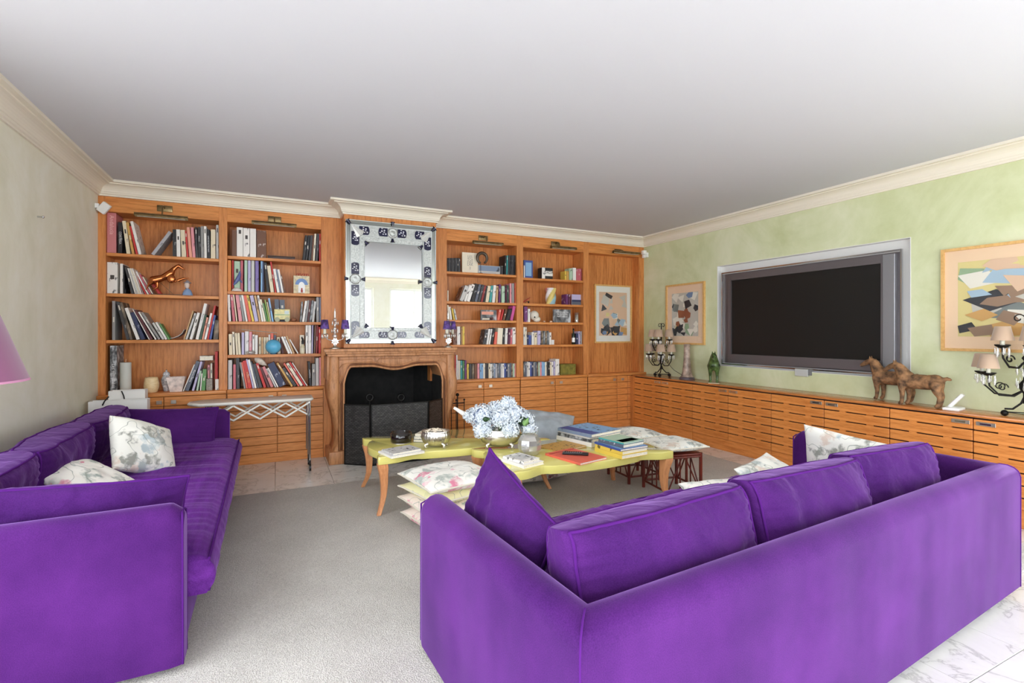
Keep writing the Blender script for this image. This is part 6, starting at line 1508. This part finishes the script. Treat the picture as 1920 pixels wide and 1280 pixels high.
stack(place3((1113, 846), (1168, 861), (1217, 852)), [(1.0, 1.0, .03, 0, 'yellow', [(.1, .9, .1, .9, book_mat('yellow', 1))], 'yellow-green spined bottom book of the near stack'), (.98, .98, .026, 1, 'yellow', None, 'second yellow spined book of the near stack'), (1.02, 1.0, .016, -2, 'blue', [(.03, .97, .03, .97, book_mat('light blue', 0))], 'bright blue book in the near stack'), (.84, .86, .026, 3, 'slate', None, 'slate spined book under the green book'), (.83, .85, .010, 4, 'teal', [(.02, .98, .02, .98, book_mat('pale green', 0)), (.1, .9, .1, .4, book_mat('teal', 0)), (.1, .7, .18, .3, book_mat('brown', 0))], 'green landscape-cover book on top of the near stack')], 'near stack of books on the tables')
# ------------------------------------------------------------------ floor cushions, stools
GS = 'stacked floral floor cushions'
for i, (z, dx, dy, ya, W, Tt, m_, lab) in enumerate([(.075, .03, -.02, 12, .56, .15, FLOR_D, 'cream floral floor cushion at the bottom of the pile'), (.175, .0, .0, 9, .55, .13, FLOR_D, 'blush floral floor cushion second from the bottom'), (.255, .01, .02, 14, .54, .11, FLOR_C, 'yellow floral floor cushion second from the top'), (.338, .0, .0, 10, .545, .14, FLOR_A, 'white rose-patterned floor cushion on top of the pile')]):
    cushion((1.085 + dx, 3.26 + dy, z + .022), R(ya), R(90), 0, W, W * .95, Tt, m_, lab, GS, seed=30 + i, pmat=M('cream_piping', (222, 214, 196), .8), name='floor_cushion', wr=.7)
cushion((2.10, 4.0, .088), R(6), R(90), 0, .60, .50, .13, FLOR_E, 'burgundy flowered floor cushion under the rear coffee table', GS, seed=40, pipe=False, name='floor_cushion')
cushion((2.10, 4.0, .185), R(2), R(90), 0, .56, .48, .09, FLOR_E, 'folded flowered floor cushion lying on another under the table', GS, seed=41, pipe=False, name='floor_cushion')
def stool(c, rz, label, clabel, S_=.33, Hs=.335):
    t = thing('lattice_stool', (c[0], c[1], .014), label, 'stool', 'mahogany lattice stools', rz=rz); ORIG[t] = Vector(); h = S_ / 2
    for sx in (-1, 1):
        for sy in (-1, 1): part('leg', MB().cyl((sx * h, sy * h, 0), (sx * h, sy * h, Hs + .02), .014, n=10), BAMBOO, t)
    for k in range(4):
        m4 = Matrix.Rotation(k * math.pi / 2, 4, 'Z')
        def V(x, z): return m4 @ Vector((x, -h, z))
        part('rail', MB().cyl(V(-h, .06), V(h, .06), .009, n=8), BAMBOO, t); part('rail', MB().cyl(V(-h, Hs - .01), V(h, Hs - .01), .010, n=8), BAMBOO, t)
        for (xa, xb) in ((-.35, -.35 + .0), (-.04 * 2.4, -.04 * 2.4), (.1, .1), (.35, .35)):
            if abs(xa) < .2: part('stick', MB().cyl(V(xa * S_ * 1.0, .06), V(xb * S_ * 1.0, Hs - .01), .006, n=8), BAMBOO, t)
        part('stick', MB().cyl(V(-h + .02, .06), V(-.05 * S_, Hs - .01), .006, n=8), BAMBOO, t); part('stick', MB().cyl(V(h - .02, .06), V(.05 * S_, Hs - .01), .006, n=8), BAMBOO, t)
    part('seat', rbox(-h - .01, h + .01, -h - .01, h + .01, Hs, Hs + .018), BAMBOO, t, bevel=.005, seg=2)
    cushion((c[0], c[1], .014 + Hs + .02 + .048), rz + R(4), R(90), 0, .42, .42, .095, FLOR_B, clabel, 'stool cushions', seed=int(c[1] * 10), pipe=True, pmat=M('cream_piping', (222, 214, 196), .8), wr=.5)
stool((3.01, 3.165), R(-9), 'dark lattice stool nearest the front table leg', 'floral seat pad on the lattice stool nearest the camera')
stool((2.99, 3.63), R(-4), 'dark lattice stool just behind the other one', 'floral seat pad on the lattice stool further back')
# grey bag cushion behind the table
cushion((2.56, 4.68, .30), R(-28), R(-58), R(4), .78, .50, .34, GREYC, 'grey cotton cushion slumped behind the rear table', 'loose cushions', seed=50, pipe=False)
for zq, m_, lab in ((.07, M('dark_grey_cotton', (84, 88, 96), .9), 'dark grey cushion lying flat on the carpet behind the rear table'),):
    cushion((2.52, 4.72, .10), R(-24), R(90), 0, .66, .46, .15, m_, lab, 'loose cushions', seed=51, pipe=False)
# ------------------------------------------------------------------ folding trolley table
o = Vector((-.15, 5.25, 0)); t = thing('folding_trolley', o, 'white folding trolley table with crossed lattice legs on chrome castors', 'trolley')
TX0, TX1, TYa, TYb, TZ0, TZ1 = -.72, .318, 5.20, 5.50, .672, .712
TCREAM = M('trolley_top_taupe', (206, 190, 176), .35); TWH = M('trolley_white', (232, 228, 218), .4)
out = [(TX0 + .10, TYa), (TX1 - .02, TYa), (TX1, TYa + .03), (TX1, TYb - .03), (TX1 - .02, TYb), (TX0 + .10, TYb), (TX0, (TYa + TYb) / 2 + .04), (TX0, (TYa + TYb) / 2 - .04)]
part('table_top', MB().prism(out, TZ0 + .01, TZ1), TCREAM, t, bevel=.004, seg=2)
part('top_rim', MB().tube([Vector((x, y, TZ1 - .012)) for x, y in out], .013, 8, closed=True), TWH, t)
for yy_ in (TYa + .02, TYb - .02):
    xs_ = [TX1 - .02 - .22 * k for k in range(5)]
    for k in range(4):
        part('lattice_slat', MB().cyl((xs_[k], yy_, TZ0), (xs_[k + 1], yy_, TZ0 - .135), .009, n=8), TWH, t); part('lattice_slat', MB().cyl((xs_[k], yy_ + .012, TZ0 - .135), (xs_[k + 1], yy_ + .012, TZ0), .009, n=8), TWH, t)
    for x_ in (TX1 - .02, TX0 + .16):
        lg = part('leg', MB().cyl((x_, yy_, TZ0 + .01), (x_ - .0, yy_, .10), .0085, n=10).cyl((x_ - .018, yy_, TZ0 + .01), (x_ - .018, yy_, .16), .006, n=8), CHROME, t)
        part('castor', MB().cyl((x_ - .008, yy_ - .02, .035), (x_ + .008, yy_ - .02, .035), .034, n=18).cyl((x_, yy_, .10), (x_, yy_ - .02, .035), .008, n=8), BLACKP, lg)
# ------------------------------------------------------------------ paper carrier bags behind the sofa
BAG = M('white_card', (238, 236, 232), .6); CORD = M('black_cord', (24, 22, 22), .7)
def bag(x0, x1, y0, y1, z0, z1, label, cord):
    t = thing('paper_bag', ((x0 + x1) / 2, (y0 + y1) / 2, z0), label, 'bag', 'white paper carrier bags'); w_ = .004
    part('bag_body', MB().box(x0, x1, y0, y0 + w_, z0, z1).box(x0, x1, y1 - w_, y1, z0, z1).box(x0, x0 + w_, y0 + w_, y1 - w_, z0, z1).box(x1 - w_, x1, y0 + w_, y1 - w_, z0, z1).box(x0 + w_, x1 - w_, y0 + w_, y1 - w_, z0, z0 + w_), BAG, t)
    part('cord_handle', MB().tube(cord, .005, 8), CORD, t)
p = onY(165, 753, 5.33); q = onY(276, 750, 5.33)
def bc(u, v, Y): return onY(u, v, Y)
bag(max(p.x, XL + .02), q.x, 5.33, 5.44, 0, onY(200, 752, 5.33).z, 'wide white paper carrier bag standing behind the left sofa', [bc(192, 760, 5.325), bc(196, 752, 5.325), bc(200, 748, 5.32), bc(204, 743, 5.325)])
p = onY(203, 735, 5.47); q = onY(272, 735, 5.47)
bag(p.x, q.x, 5.47, 5.58, 0, onY(238, 732, 5.47).z, 'narrower taller white paper bag standing behind the wide one', [bc(228, 733, 5.462), bc(232, 742, 5.458), bc(234, 752, 5.458), bc(240, 756.5, 5.458), bc(248, 755, 5.462)])
p = onY(286, 736, 5.60)
# ------------------------------------------------------------------ floor lamp at the left edge
o = Vector((-.985, 1.965, .0145)); t = thing('floor_lamp', o, 'floor lamp with a mauve conical shade at the left picture edge', 'lamp')
part('base', MB().lathe([(.14, 0), (.14, .015), (.03, .03), (.012, .05)], 28, o), BRASS, t)
part('pole', MB().cyl(o + Vector((0, 0, .04)), o + Vector((0, 0, 1.42)), .010, n=12), BRASS, t)
z0, z1, ra, rb_ = 1.19, 1.585, .30, .168
sh_ = part('lamp_shade', MB().lathe([(ra, z0), (rb_, z1), (rb_ - .004, z1), (ra - .004, z0)], 40, o), LAMPS, t)
part('seam', MB().tube([o + Vector((ra * math.cos(R(-28)) * 1.002, ra * math.sin(R(-28)) * 1.002, z0 + .012)), o + Vector((rb_ * math.cos(R(-28)) * 1.004, rb_ * math.sin(R(-28)) * 1.004, z1))], .0018, 6), M('mauve_seam', (226, 196, 212), .7), sh_)
part('rim_band', MB().lathe([(ra + .001, z0), (ra - .005, z0 + .012)], 40, o), M('mauve_band', (196, 136, 168), .7), sh_)
# cable on the floor in the right corner
pts = [onZ(1186, 800, .006), onZ(1180, 806, .006), onZ(1172, 810, .006), onZ(1166, 806, .006), onZ(1172, 802, .006)]
solo('floor_cable', MB().tube(pts, .004, 6), BLACKP, pts[2], 'thin dark cable lying on the marble in the right corner', 'cable')
